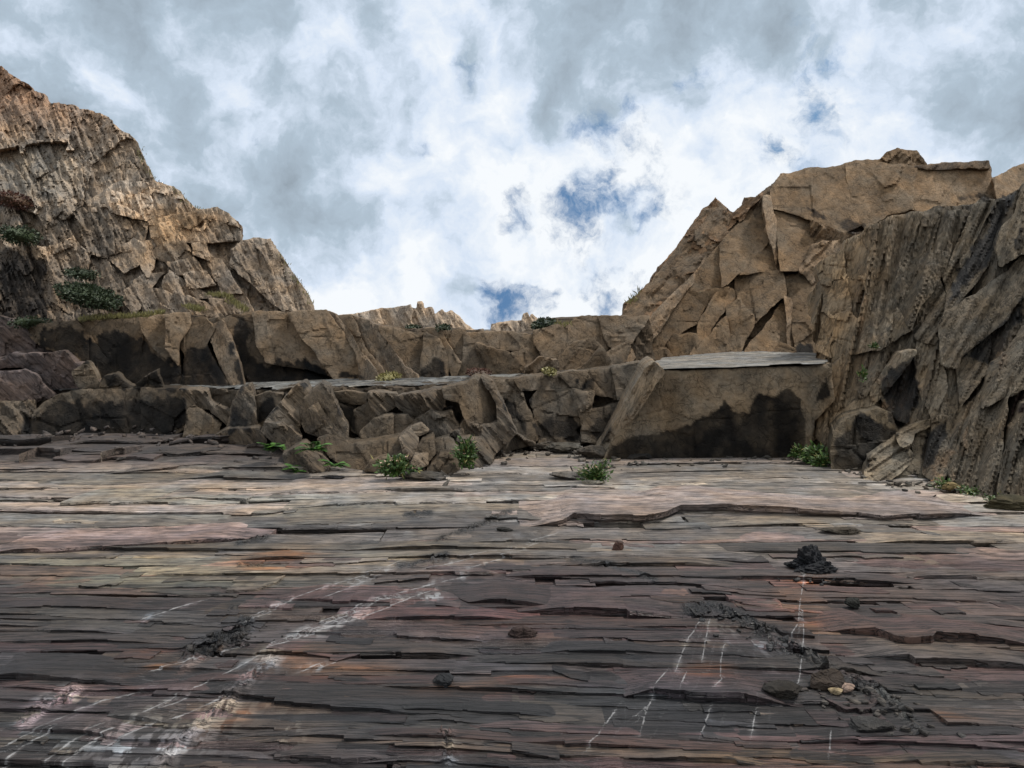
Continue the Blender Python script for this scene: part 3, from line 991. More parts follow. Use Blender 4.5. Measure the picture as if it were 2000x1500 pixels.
PLATES = [
    (r7((30, 262), (200, 256), (240, 240), (330, 250), (440, 248), (520, 250), (600, 235), (662, 212), (830, 212), (1000, 226), (1120, 235), (1380, 238), (1450, 250), (1640, 240), (1900, 222)), 1.1, .10, .18),
    (r7((190, 1225), (600, 1255), (1000, 1275), (1500, 1290), (2150, 1310)), .16, .05, .03), (r7((530, 1140), (750, 1150), (1000, 1165), (1200, 1178), (1500, 1180), (2150, 1195)), .14, .028, .02),
    (r7((370, 1062), (600, 1078), (900, 1088), (1215, 1094), (1600, 1082), (2150, 1088)), .16, .034, .03), (r7((300, 905), (330, 920), (470, 925), (560, 922), (640, 935), (860, 950), (1010, 955), (1140, 958)), .30, .062, .04),
    (r7((1230, 950), (1310, 990), (1400, 980), (1455, 945)), .14, .035, .04), (r7((1200, 1040), (1300, 1062), (1500, 1052)), .16, .034, .04), (r7((-40, 755), (100, 760), (370, 790), (600, 800), (1000, 820), (1130, 825)), .24, .030, .02),
    (r7((-90, 590), (200, 600), (400, 612), (680, 615), (720, 600)), .34, .034, .025), (r7((640, 487), (800, 502), (930, 525), (1050, 532)), .3, .032, .03), (r7((1150, 668), (1300, 680), (1420, 690), (1500, 720), (1560, 730), (1640, 722), (1655, 706), (1800, 716), (2180, 742)), .42, .055, .04),
    (r7((1300, 762), (1500, 782), (1700, 792), (2180, 812)), .3, .045, .04), (r7((1130, 752), (1240, 756)), .15, .03, .03), (r7((365, 735), (420, 760), (520, 790)), .16, .03, .03), (r7((160, 835), (230, 870), (300, 885)), .14, .03, .03),
    (r6((1700, 512), (1760, 532), (1800, 560), (1830, 574), (2000, 580), (2300, 588)), .42, .044, .04), (r6((1040, 745), (1200, 770), (1320, 788), (1400, 790), (1412, 762)), .2, .036, .04), (r6((985, 540), (1300, 560), (1600, 576), (2000, 602)), .36, .03, .025),
    (r6((-160, 845), (0, 855), (200, 870), (400, 886), (500, 892), (700, 912), (850, 932), (1000, 952), (1300, 976), (1700, 1006), (2000, 1042)), .34, .038, .035), (r6((-160, 588), (0, 595), (300, 612), (600, 632), (900, 652)), .4, .030, .025),
    (r6((290, 988), (400, 1005), (500, 1020), (700, 1042), (775, 1054)), .22, .036, .035), (r6((-160, 1048), (0, 1062), (300, 1088), (600, 1116)), .2, .028, .025), (r6((-160, 365), (0, 362), (250, 352), (500, 338), (900, 312), (1050, 290)), .7, .06, .06),
    (r6((900, 272), (1100, 248), (1500, 252), (1690, 226)), .5, .04, .04), (r6((860, 1082), (1000, 1086), (1340, 1110), (1800, 1132), (2050, 1146)), .18, .03, .025), (r6((940, 1166), (1300, 1192), (1640, 1182)), .15, .028, .025),
    (r6((1340, 955), (1530, 982), (1545, 960)), .14, .028, .03), (r6((-100, 498), (300, 502), (700, 497)), .4, .026, .03), (r6((1020, 660), (1500, 690), (2000, 736)), .28, .03, .025), (r6((1600, 330), (2000, 322), (2300, 335)), .6, .035, .04),
    (r6((0, 650), (300, 668), (620, 688)), .28, .028, .025), (r6((880, 520), (1000, 515), (1080, 490)), .25, .03, .03), (r7((180, 395), (500, 385), (900, 402), (1080, 410)), .45, .028, .03), (r7((1260, 420), (1600, 432), (2150, 440)), .5, .034, .035),
    (r7((1500, 492), (1800, 505), (2150, 520)), .35, .03, .03), (r7((850, 560), (1050, 565), (1060, 600)), .25, .03, .03), (r7((1330, 635), (1700, 645), (2150, 660)), .3, .028, .03), (r7((650, 445), (880, 455), (1060, 460)), .3, .026, .03),
    (r7((1030, 690), (1180, 700)), .2, .03, .03), (r7((1700, 1035), (1900, 1040), (2150, 1045)), .2, .028, .025), (r7((1550, 1150), (1640, 1165), (1740, 1150)), .12, .03, .03), (r7((880, 1120), (1100, 1130)), .1, .024, .02),
    (r7((0, 1010), (200, 1035), (370, 1045)), .2, .026, .02), (r7((0, 1150), (100, 1165), (190, 1180)), .16, .028, .025), (r7((400, 240 - 40), (900, 150), (1300, 160), (1700, 175)), .9, .03, .04), (r6((230, 185), (480, 178), (600, 170)), .8, .05, .06), (r6((0, 110), (400, 105), (760, 92)), 1.0, .05, .06),
    (r6((80, 45), (150, 25), (240, 30)), .5, .14, .10), (r6((390, 40), (440, 30), (500, 22)), .5, .14, .10), (r6((900, 140), (1400, 135), (1800, 120)), .9, .03, .04), (r7((800, 95), (1200, 88), (1500, 92)), .9, .03, .04), (r6((1100, 190), (1500, 175), (1900, 165)), .7, .03, .03),
]
for k_, (fr_, bk_, th_, un_) in enumerate(PLATES):
    plate(fr_, bk_, th_, 600 + 7 * k_, un_)

for k_, (a, b, c, d_, bk_, th_) in enumerate(((-150, 918, 260, 905, .5, .10), (60, 900, 330, 890, .5, .09), (230, 915, 430, 908, .4, .08), (330, 898, 560, 884, .5, .09), (-100, 935, 200, 930, .5, .06), (180, 935, 520, 926, .6, .06), (420, 925, 640, 915, .5, .05),
                                            (-150, 900, 100, 893, .5, .09), (300, 945, 620, 940, .5, .045), (0, 952, 300, 950, .5, .045), (480, 905, 580, 895, .4, .08), (100, 922, 300, 916, .4, .08))):
    plate([(a + (c - a) * f, b + (d_ - b) * f + 2.5 * math.sin(9 * f + k_)) for f in np.linspace(0, 1, 6)], bk_, th_, 1900 + 7 * k_, .12, tonek=.8)
rng = np.random.default_rng(11)
py_ = 1530.0
k_ = 0
while py_ > 902:       # the thinner beds between them, lapped like slates
    d_ = F * H / (py_ - HY)
    gap_ = (10 + 11 * rng.random()) if py_ > 1010 else (8 + 6 * rng.random())
    px_ = -160.0 - 500 * rng.random()
    while px_ < 2080:
        ln_ = 320 + 900 * rng.random() ** 1.2
        off_ = gap_ * .5 * rng.normal() * .6
        t0 = F * H / (py_ + off_ - HY)
        fr_ = []
        for f in np.linspace(0, 1, 6):
            x_ = (px_ + ln_ * f - CX) / F * d_
            y_ = (t0 - .11 * x_) / (1 - .11 * x_ / 6.5) + .006 * rng.normal() * d_ / 4
            fr_.append((CX + x_ / y_ * F, HY + F * H / y_))
        sp_ = d_ * d_ / (F * H) * gap_
        if k_ < 234 and rng.random() < .9:
            plate(fr_, sp_ * 1.5 + .04, (.010 + .022 * rng.random() ** 1.6) * (1 + .10 * (d_ - 3)), 2000 + 5 * k_, .030 + .008 * d_, nr=6, tonek=.8 + .45 * rng.random(), wav=.4)
            k_ += 1
        px_ += ln_ * (.85 + .3 * rng.random())
    py_ -= gap_

flakes = []
for k_ in range(330):      # thin flakes and splinters
    py_ = 930 + 590 * rng.random() ** .85
    px_ = -80 + 2060 * rng.random()
    d_ = F * H / (py_ - HY)
    ln_ = 35 + 160 * rng.random()
    slp = (.06 if py_ > 1150 else .0) + .02 * rng.normal()
    fr_ = [(px_ + ln_ * f, py_ + ln_ * f * slp + 1.2 * rng.normal()) for f in np.linspace(0, 1, 5)]
    plate(fr_, (.025 + .02 * rng.random()) * d_, (.006 + .013 * rng.random() ** 1.5) * (.5 + .16 * d_) + .004, 5000 + 5 * k_, .02 + .008 * d_, nr=5, tonek=.65 + .75 * rng.random(), sink=flakes)
base_ = np.cumsum([0] + [len(f[0]) for f in flakes])
V_ = np.concatenate([f[0] for f in flakes])
tag(mk('slate_flakes', V_, np.concatenate([f[1] + b for f, b in zip(flakes, base_)]), M_FLOOR, floor, np.concatenate([f[2] for f in flakes]), np.concatenate([f[3] for f in flakes]), sharp=34, vein=floor_vein(V_[:, 0], V_[:, 1])), kind='stuff')

# ------------------------------------------------------------------ stains on the walls (damp and black lichen), plus shade of recesses painted dark
BLK, BLK2, DMP = (.008, .0078, .0082), (.015, .013, .0115), (.05, .042, .034)
STAINS_AND_SHADE += [
    (r2((200, 250), (300, 225), (420, 222), (520, 290), (560, 240), (700, 260), (790, 270), (830, 335), (900, 380), (1000, 455), (1010, 560), (600, 580), (500, 440), (380, 400), (210, 310)), BLK2, .5, .8),
    (r2((1040, 350), (1100, 330), (1190, 325), (1220, 400), (1280, 560), (1010, 560)), BLK, .5, .6),
    (r2((1290, 230), (1330, 165), (1380, 220), (1400, 340), (1440, 410), (1500, 432), (1600, 405), (1700, 402), (1760, 450), (1870, 520), (1700, 560), (1350, 560), (1300, 350)), BLK, .5, .7),
    (r2((185, 720), (300, 655), (500, 645), (780, 630), (1000, 655), (1040, 780), (880, 850), (700, 900), (300, 890), (170, 850)), BLK2, .5, .8), (r2((1270, 760), (1300, 660), (1340, 700), (1400, 810), (1270, 820)), BLK2, .4, .5), (r2((1430, 660), (1530, 620), (1540, 680), (1450, 770)), BLK2, .4, .5),
    (r3((0, 425), (100, 462), (160, 500), (0, 540)), BLK, .5, .6), (r3((170, 505), (200, 475), (290, 482), (330, 520)), BLK2, .5, .5), (r3((640, 475), (690, 445), (710, 385), (770, 420), (778, 500), (630, 510)), BLK2, .5, .6), (r3((798, 350), (850, 400), (820, 432)), BLK2, .4, .3),
    (r3((1278, 770), (1400, 705), (1500, 765), (1520, 800), (1545, 850), (1285, 855)), BLK, .5, .6), (r3((1545, 805), (1600, 745), (1680, 728), (1700, 800), (1650, 865)), BLK, .5, .5), (r3((1200, 570), (1280, 570), (1250, 660), (1220, 640)), BLK2, .4, .4), (r3((1070, 610), (1150, 650), (1200, 740), (1220, 820), (1140, 720)), BLK2, .4, .4),
    (r3((1488, 520), (1522, 508), (1515, 556)), BLK, .3, .3), (r3((1535, 540), (1596, 520), (1592, 572), (1532, 572)), BLK, .3, .3), (r3((160, 660), (255, 690), (262, 800), (200, 780)), BLK2, .4, .5),
    (r5((60, 640), (100, 560), (200, 502), (430, 462), (510, 412), (545, 402), (580, 380), (625, 330), (655, 385), (730, 390), (750, 340), (785, 308), (850, 310), (930, 272), (970, 310), (990, 380), (1000, 440), (990, 620), (600, 650)), BLK, .55, .35),
    (r5((1030, 310), (1100, 210), (1115, 320), (1020, 380)), BLK2, .4, .4), (r4((1000, 340), (1060, 352), (1112, 400), (1050, 405)), (.08, .055, .038), .1, .4), (r4((1120, 400), (1180, 400), (1260, 430), (1240, 462), (1170, 455)), (.09, .063, .042), .1, .5), (r4((1690, 290), (1800, 268), (1835, 300), (1700, 318)), (.10, .07, .047), .1, .5),
    (r5((1330, 250), (1500, 105), (1515, 350), (1450, 480), (1370, 430)), BLK2, .5, .5), (r5((1140, 520), (1250, 392), (1320, 425), (1425, 485), (1295, 590), (1295, 680), (1120, 680)), BLK2, .5, .5), (r5((1540, 470), (1640, 430), (1650, 480), (1590, 640), (1530, 660)), BLK2, .4, .4),
    (r4((1870, 300), (1965, 272), (1895, 420), (1850, 590), (1730, 715), (1640, 810), (1660, 700), (1800, 480)), (.045, .040, .037), .4, .5), (r8((1880, 380), (1960, 300), (1970, 480), (1890, 500)), DMP, .2, .4), (r8((30, 1300), (160, 1260), (200, 1400), (20, 1400)), BLK2, .4, .3),
    (r8((1440, 1390), (1800, 1110), (1985, 850), (1985, 1060), (1700, 1450)), (.04, .038, .034), .3, .4), (r9((1840, 560), (1900, 380), (2000, 250), (2000, 420)), (.06, .022, .017), .3, .4), (r2((150, 700), (180, 840), (110, 880)), BLK2, .4, .5), (r1((0, 1050), (100, 1030), (230, 1100), (260, 1400), (0, 1420)), (.075, .06, .05), .1, .9),
]

# ------------------------------------------------------------------ depth of each wall
ip = np.interp
D_LOW = lambda px, py: ip(px, [-200, 400, 540, 750, 900, 990, 1060, 1260], [10.5, 10.3, 9.5, 9.1, 9.2, 9.7, 10.1, 10.2]) + (880 - py) / 130 * .32
D_UP = lambda px, py: 11.6 + (745 - py) / 130 * .55 + 0 * px
D_LEFT = lambda px, py: 12.5 + (625 - py) / 490 * 3.6 + .0012 * px
D_BACK = lambda px, py: 14.2 + (650 - py) / 60 * .3 + 0 * px
D_RIGHT = lambda px, py: 13.2 + (700 - py) / 380 * 3.0 + 0 * px
D_BUT = lambda px, py: ip(px, [1560, 1620, 1700, 1800, 1900, 2000, 2200, 2800], [9.2, 8.8, 8.35, 7.85, 7.5, 7.0, 6.0, 4.2]) + (950 - py) / 550 * 2.4

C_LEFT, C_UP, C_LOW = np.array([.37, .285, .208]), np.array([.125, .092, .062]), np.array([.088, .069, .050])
C_RIGHT, C_BUT, C_BIG = np.array([.168, .116, .071]), np.array([.125, .100, .070]), np.array([.20, .152, .102])
LEAN_L, LEAN_R = R(-62), R(50)

# ---- cliff on the left
cliff_left = build('cliff_left', r1((-330, -200), (0, 90), (90, 160), (180, 215), (270, 285), (430, 305), (560, 345), (680, 445), (730, 570), (800, 680), (900, 725), (960, 800), (1060, 842), (1130, 825), (1240, 900), (1265, 1000), (1400, 995), (1530, 1190), (1620, 1350), (1640, 1450), (800, 1500), (-330, 1500)),
                   D_LEFT, None, M_LEFT, C_LEFT * .8, 'crag', R(-70), 1.0, off=.1, thick=3.0, seed=41, step=4.0, ragged=5)
tag(cliff_left, kind='structure')


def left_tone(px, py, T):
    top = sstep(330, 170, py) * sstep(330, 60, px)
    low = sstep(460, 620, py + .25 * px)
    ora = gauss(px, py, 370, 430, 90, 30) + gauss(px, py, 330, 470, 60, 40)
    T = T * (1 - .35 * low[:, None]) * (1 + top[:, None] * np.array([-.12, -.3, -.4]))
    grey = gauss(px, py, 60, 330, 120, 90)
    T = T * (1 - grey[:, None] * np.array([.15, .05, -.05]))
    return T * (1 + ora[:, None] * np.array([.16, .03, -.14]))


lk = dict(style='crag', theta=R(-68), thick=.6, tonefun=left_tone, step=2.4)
auto_blocks(r1((-330, -200), (0, 80), (45, 110), (90, 150), (130, 160), (175, 205), (230, 230), (265, 272), (340, 280), (420, 295), (500, 315), (570, 338), (610, 385), (680, 435), (715, 480), (735, 560), (760, 610), (800, 665), (830, 690), (620, 680), (560, 740), (450, 790), (300, 900), (0, 760), (-330, 700)),
            78, D_LEFT, cliff_left, M_LEFT, C_LEFT * .92, 51, shear=.35, aspect=1.2, jut=.32, tilt=.3, ragged=4, **lk)
auto_blocks(r1((620, 680), (830, 690), (890, 710), (935, 745), (960, 790), (1010, 820), (1060, 832), (990, 860), (870, 885), (765, 888), (600, 850), (470, 830), (450, 790)), 72, lambda a, b: D_LEFT(a, b) - .12, cliff_left, M_LEFT, C_LEFT * 1.12, 52, shear=-.4, aspect=1.4, jut=.1, tilt=.12, ragged=2.5, amp=.7, **lk)
auto_blocks(r1((1060, 832), (1105, 820), (1135, 812), (1185, 845), (1225, 880), (1250, 930), (1270, 990), (1100, 1005), (960, 1000), (880, 970), (790, 975), (765, 888)), 64, lambda a, b: D_LEFT(a, b) - .16, cliff_left, M_LEFT, C_LEFT * 1.08, 53, shear=-.5, aspect=1.4, jut=.12, tilt=.14, ragged=2.5, amp=.7, **lk)
auto_blocks(r1((1270, 990), (1330, 988), (1410, 980), (1425, 1020), (1460, 1055), (1495, 1110), (1540, 1180), (1590, 1250), (1625, 1310), (1632, 1370), (1500, 1380), (1330, 1240), (1200, 1120), (1215, 1040)), 70, lambda a, b: D_LEFT(a, b) - .22, cliff_left, M_LEFT, C_LEFT * 1.08, 54, shear=-.5, aspect=1.6, jut=.06, tilt=.08, ragged=2.5, amp=.6, **lk)
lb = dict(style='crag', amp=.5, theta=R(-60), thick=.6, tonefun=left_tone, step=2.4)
for k_, (pl, tn, of, tx_, ty_) in enumerate((
        (r1((830, 910), (900, 900), (975, 985), (920, 1010), (850, 960)), 1.1, -.35, .4, .1), (r1((760, 990), (880, 970), (960, 1000), (1000, 1080), (880, 1110), (800, 1080)), .85, -.3, -.3, -.1), (r1((870, 1110), (1000, 1080), (1060, 1160), (920, 1165)), 1.0, -.5, .3, -.3),
        (r1((960, 1170), (1070, 1150), (1120, 1215), (1060, 1230), (980, 1220)), 1.25, -.6, .2, -.4), (r1((1080, 1090), (1150, 1085), (1260, 1270), (1200, 1260), (1120, 1180)), 1.05, -.45, -.4, .1), (r1((1215, 1040), (1290, 1000), (1290, 1090), (1205, 1110)), .8, -.5, .5, .1),
        (r1((760, 1000), (800, 1080), (780, 1180), (740, 1120)), 1.15, -.4, .5, .1), (r1((570, 1080), (700, 980), (760, 1000), (740, 1110), (650, 1150)), .95, -.3, -.3, .2), (r1((1000, 1010), (1080, 1010), (1090, 1090), (1010, 1060)), 1.1, -.55, .2, -.2),
        (r1((630, 1270), (760, 1170), (850, 1170), (760, 1280), (700, 1370)), .8, -.45, .3, 0), (r1((720, 1330), (790, 1250), (1000, 1280), (1180, 1390), (700, 1395)), 1.0, -.5, -.2, -.4), (r1((1100, 1300), (1200, 1290), (1260, 1370), (1130, 1380)), .9, -.65, .3, -.2),
        (r1((880, 1150), (1000, 1230), (1120, 1290), (1000, 1290), (850, 1240)), 1.05, -.45, .1, -.5), (r1((1130, 1180), (1260, 1260), (1330, 1370), (1260, 1370), (1180, 1290)), 1.1, -.5, -.3, -.2))):
    build('rock_block', pl, D_LEFT, cliff_left, M_LEFT, C_LEFT * tn, off=of * .35, tx=tx_, ty=ty_, seed=700 + k_, **lb)
auto_blocks(r1((-330, 700), (0, 760), (300, 900), (450, 800), (620, 860), (760, 900), (750, 1000), (560, 1080), (640, 1200), (690, 1380), (300, 1420), (0, 1450), (-330, 1450)), 96, D_LEFT, cliff_left, M_LEFT, C_LEFT * .68, 56, shear=-.3, aspect=1.3, jut=.25, tilt=.2, ragged=4, **lk)

# ---- the far pinnacles
crest = build('crest', r3((120, 175), (260, 165), (560, 118), (620, 140), (700, 160), (800, 150), (890, 245), (900, 300), (1040, 300), (1060, 215), (1140, 200), (1280, 195), (1290, 300), (1000, 330), (120, 330)), lambda a, b: D_BACK(a, b) + .3, None, M_LEFT, C_LEFT * .8, 'beds', R(-60), .5, thick=1.5, seed=61, step=3)
tag(crest, kind='structure')
for k_, (pl, tn, tx_) in enumerate(((r3((150, 165), (260, 160), (400, 133), (420, 225), (390, 300), (200, 300)), 1.15, .1), (r3((400, 133), (570, 108), (585, 135), (560, 230), (500, 300), (400, 300)), 1.05, -.2), (r3((585, 140), (620, 125), (618, 90), (635, 88), (665, 200), (700, 300), (540, 300)), 1.2, .3),
                                    (r3((640, 130), (690, 122), (712, 165), (760, 300), (690, 300)), 1.05, -.2), (r3((712, 165), (750, 135), (775, 152), (800, 138), (860, 190), (925, 245), (900, 300), (770, 300)), 1.25, .2),
                                    (r3((1028, 300), (1035, 232), (1060, 210), (1140, 195), (1190, 197), (1180, 300)), 1.05, .2), (r3((1180, 300), (1200, 195), (1205, 160), (1225, 150), (1245, 188), (1250, 300)), .95, -.2), (r3((1245, 300), (1247, 185), (1255, 158), (1278, 182), (1302, 190), (1310, 300)), 1.15, .2),
                                    (r3((890, 300), (895, 258), (978, 243), (975, 300)), .8, .1))):
    build('pinnacle', pl, D_BACK, crest, M_LEFT, C_LEFT * tn, 'fine', R(-62), tx=tx_, thick=1.0, seed=640 + k_, ragged=1.6, step=2.4)

# ---- upper ledge wall
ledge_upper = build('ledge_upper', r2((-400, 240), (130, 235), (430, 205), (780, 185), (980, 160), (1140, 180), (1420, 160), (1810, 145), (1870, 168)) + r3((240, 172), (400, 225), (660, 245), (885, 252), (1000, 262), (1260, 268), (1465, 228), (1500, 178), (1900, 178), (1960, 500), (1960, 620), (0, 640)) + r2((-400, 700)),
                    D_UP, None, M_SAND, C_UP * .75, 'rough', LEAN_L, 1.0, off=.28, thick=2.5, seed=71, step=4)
tag(ledge_upper, kind='structure')
UW = [  # polygon, tone, offset, tilt x, tilt y, style
    (r2((130, 228), (200, 215), (430, 196), (520, 300), (640, 470), (600, 540), (560, 590), (380, 390), (200, 310)), .9, -.05, .12, .05, 'slab'), (r2((430, 196), (640, 185), (780, 175), (840, 330), (1000, 450), (1010, 570), (640, 590), (560, 380)), .9, .02, -.08, .1, 'slab'),
    (r2((780, 175), (930, 165), (940, 260), (980, 380), (1000, 440), (900, 380), (835, 315)), 1.0, -.12, .3, .1, 'slab'), (r2((930, 165), (980, 150), (1060, 150), (1065, 210), (1000, 310), (990, 440), (930, 330)), 1.45, -.22, .35, -.1, 'slab'), (r2((1060, 190), (1140, 170), (1190, 230), (1150, 330), (1290, 570), (1010, 570), (1040, 370), (1010, 310)), 1.1, -.2, -.3, .1, 'slab'),
    (r2((1140, 240), (1240, 190), (1300, 330), (1360, 570), (1285, 570), (1200, 330)), 1.5, -.34, -.5, 0, 'fine'), (r2((1250, 180), (1330, 160), (1420, 150), (1440, 300), (1500, 420), (1600, 440), (1870, 540), (1700, 580), (1350, 580), (1260, 300)), .95, .05, .05, .1, 'slab'), (r2((1420, 150), (1500, 145), (1610, 150), (1860, 500), (1700, 450), (1500, 420), (1440, 330)), 1.25, -.08, .10, .05, 'slab'),
    (r2((1610, 150), (1700, 140), (1812, 135), (2000, 380), (2020, 560), (1880, 530), (1650, 220)), 1.3, -.18, .15, .05, 'slab'), (r3((100, 137), (160, 165), (400, 500), (420, 560), (300, 540), (286, 380)), 1.35, -.26, -.5, 0, 'fine'), (r3((160, 165), (240, 165), (330, 350), (440, 500), (400, 530), (200, 240)), 1.2, -.14, -.3, .1, 'slab'),
    (r3((240, 165), (390, 220), (400, 260), (540, 450), (620, 500), (600, 560), (440, 540), (330, 350)), 1.35, -.2, -.35, 0, 'fine'), (r3((390, 220), (540, 250), (660, 265), (640, 420), (620, 510), (540, 440), (400, 260)), 1.1, -.06, .1, .15, 'slab'), (r3((660, 265), (735, 290), (780, 380), (800, 430), (775, 560), (622, 560), (640, 400)), 1.15, -.2, -.1, .1, 'slab'),
    (r3((655, 240), (740, 236), (800, 350), (850, 430), (830, 520), (780, 400), (735, 285)), 1.3, -.15, -.5, 0, 'slab'), (r3((740, 246), (885, 246), (880, 340), (860, 410), (820, 430), (800, 350)), 1.15, -.05, .15, .1, 'slab'), (r3((885, 262), (920, 300), (1000, 440), (980, 540), (830, 540), (870, 400)), 1.2, -.15, .15, -.1, 'slab'),
    (r3((890, 272), (1000, 258), (1260, 262), (1285, 340), (1190, 345), (1050, 345), (940, 322)), 1.2, .02, 0, .1, 'slab'), (r3((940, 322), (1050, 350), (1130, 370), (1200, 460), (1190, 540), (1010, 540), (1000, 430)), 1.25, -.2, .1, -.35, 'slab'), (r3((1150, 370), (1280, 330), (1310, 370), (1220, 520), (1190, 440)), 1.0, -.1, .4, .1, 'slab'),
    (r3((1260, 240), (1395, 222), (1465, 222), (1350, 350), (1310, 370), (1280, 320)), 1.2, -.05, .2, .1, 'slab'), (r3((1350, 350), (1500, 172), (1630, 170), (1690, 330), (1660, 360), (1600, 290), (1490, 320), (1390, 410), (1310, 390)), 1.1, .0, .1, .1, 'slab'), (r3((1390, 410), (1490, 320), (1600, 286), (1640, 345), (1540, 450), (1400, 530)), 1.3, -.2, .2, -.2, 'slab'),
    (r3((1400, 520), (1540, 450), (1640, 342), (1700, 430), (1690, 540)), 1.2, -.34, -.1, -.3, 'slab'), (r3((1630, 170), (1740, 165), (1905, 170), (1810, 310), (1700, 340), (1680, 330)), 1.1, -.04, -.1, .15, 'slab'), (r3((1670, 380), (1780, 310), (1795, 330), (1760, 480), (1690, 500)), 1.2, -.3, .3, -.2, 'slab'), (r3((1215, 540), (1215, 470), (1310, 390), (1390, 410), (1400, 540)), 1.5, -.4, .2, -.6, 'fine'),
]
for k_, (pl, tn, of, tx_, ty_, st) in enumerate(UW):
    build('rock_block', pl, D_UP, ledge_upper, M_SAND if st == 'slab' else M_LEFT, C_UP * tn, 'plane' if st == 'slab' else st, LEAN_L if k_ < 19 else LEAN_R, off=of, tx=1.5 * tx_, ty=ty_, thick=.7, seed=800 + 3 * k_, ragged=2.2)
PURP = np.array([.105, .078, .068])
for k_, (pl, tn, of, ty_) in enumerate(((r2((-300, 180), (0, 165), (110, 190), (130, 225), (200, 310), (380, 390), (150, 375), (0, 400), (-300, 420)), 1.05, -.1, -.5), (r2((-300, 390), (0, 400), (150, 375), (360, 375), (430, 430), (500, 440), (580, 590), (330, 620), (290, 560), (200, 480), (120, 440), (-300, 440)), 1.1, -.6, -.6),
                                        (r2((-300, 460), (0, 470), (130, 470), (190, 490), (310, 620), (60, 640), (-300, 640)), .95, -.75, -.4))):
    build('rock_block', pl, D_UP, ledge_upper, M_DIAG, PURP * tn, 'rough', R(-35), .6, off=of, ty=ty_, thick=.8, seed=870 + k_)
for k_, (pl, tn) in enumerate(((r2((760, 540), (865, 470), (905, 560), (780, 575)), 1.1), (r2((560, 560), (580, 500), (640, 500), (680, 520), (740, 560), (640, 580)), 1.4), (r2((400, 470), (490, 420), (560, 560), (440, 560)), 1.5))):
    build('rock_block', pl, D_UP, ledge_upper, M_SAND, C_LOW * tn, 'slab', off=-.75, ty=-.5, tx=.3, thick=.5, seed=880 + k_)

# ---- ledge tops: the same slate, lying level
def ledge_top(name, poly, zfun, parent, tone, seed=0, dmin=None, rough=1.0):
    P = np.asarray(poly, float)
    z0 = zfun((P[:, 0] - CX) / F * 10)
    d = (H - z0) * F / (P[:, 1] - HY)
    WP = np.stack([(P[:, 0] - CX) / F * d, d], -1)
    a, b = WP.min(0), WP.max(0)
    gx, gy = np.meshgrid(np.arange(a[0], b[0], .02), np.arange(a[1], b[1], .035))
    sd = pip(gx + .06 * fbm(gx * 4, gy * 4, 31, 3), gy + .10 * fbm(gx * 4, gy * 3, 32, 3), WP)
    k = sd > 0
    if dmin is not None:
        k &= gy > dmin(gx, gy)
    q = k[:-1, :-1] & k[1:, :-1] & k[:-1, 1:] & k[1:, 1:]
    Z = zfun(gx) + rough * .03 * plank(gx, gy, .22, 1.4, seed, -.6) + rough * .014 * plank(gx, gy, .08, .8, seed + 1, -.5) + .01 * fbm(gx * 3, gy * 3, seed + 2, 4)
    n, m = gx.shape
    i = np.arange(n * m).reshape(n, m)
    Q = np.stack([i[:-1, :-1], i[:-1, 1:], i[1:, 1:], i[1:, :-1]], -1)[q]
    u, inv = np.unique(Q, return_inverse=True)
    V = np.stack([gx, gy, Z], -1).reshape(-1, 3)[u]
    T = np.tile(tone, (len(u), 1)) * (1 + .5 * plank(V[:, 0], V[:, 1], .22, 1.4, seed, 0) + .5 * fbm(V[:, 0] * 2, V[:, 1] * 5, seed + 4, 4))[:, None]
    return mk(name, V, inv.reshape(-1, 4), M_LEDGE, parent, np.clip(T, .01, .8), np.full(len(u), .3), sharp=34)


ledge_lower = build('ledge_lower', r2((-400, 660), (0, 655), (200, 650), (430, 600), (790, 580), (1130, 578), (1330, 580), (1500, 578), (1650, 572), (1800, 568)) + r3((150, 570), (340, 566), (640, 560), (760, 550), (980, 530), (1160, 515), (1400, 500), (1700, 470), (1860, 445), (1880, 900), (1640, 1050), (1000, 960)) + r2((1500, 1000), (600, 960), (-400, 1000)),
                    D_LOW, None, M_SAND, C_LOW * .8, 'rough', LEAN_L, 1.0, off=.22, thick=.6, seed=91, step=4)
tag(ledge_lower, kind='structure')
Z_TOP = lambda x: ip(x, [-8, -4.5, -1.5, 0, 1.3, 3], [.70, .74, .865, .90, .945, .98])
ledge_top('ledge_top', r2((-300, 690), (0, 640), (430, 592), (800, 575), (1130, 590), (1400, 600), (1700, 600)) + r3((340, 600), (640, 580), (900, 545), (1160, 512), (1400, 492), (1860, 440), (1860, 400), (1330, 450), (850, 465), (380, 485), (0, 505)) + r2((1300, 520), (800, 520), (500, 540), (0, 560), (-300, 560)), Z_TOP, ledge_lower, np.array([.15, .145, .132]), seed=930, dmin=lambda x, y: D_LOW(CX + x / y * F, 760) + .30 + .12 * fbm(x * 2.2, y * 0 + 3, 44, 4, .6))
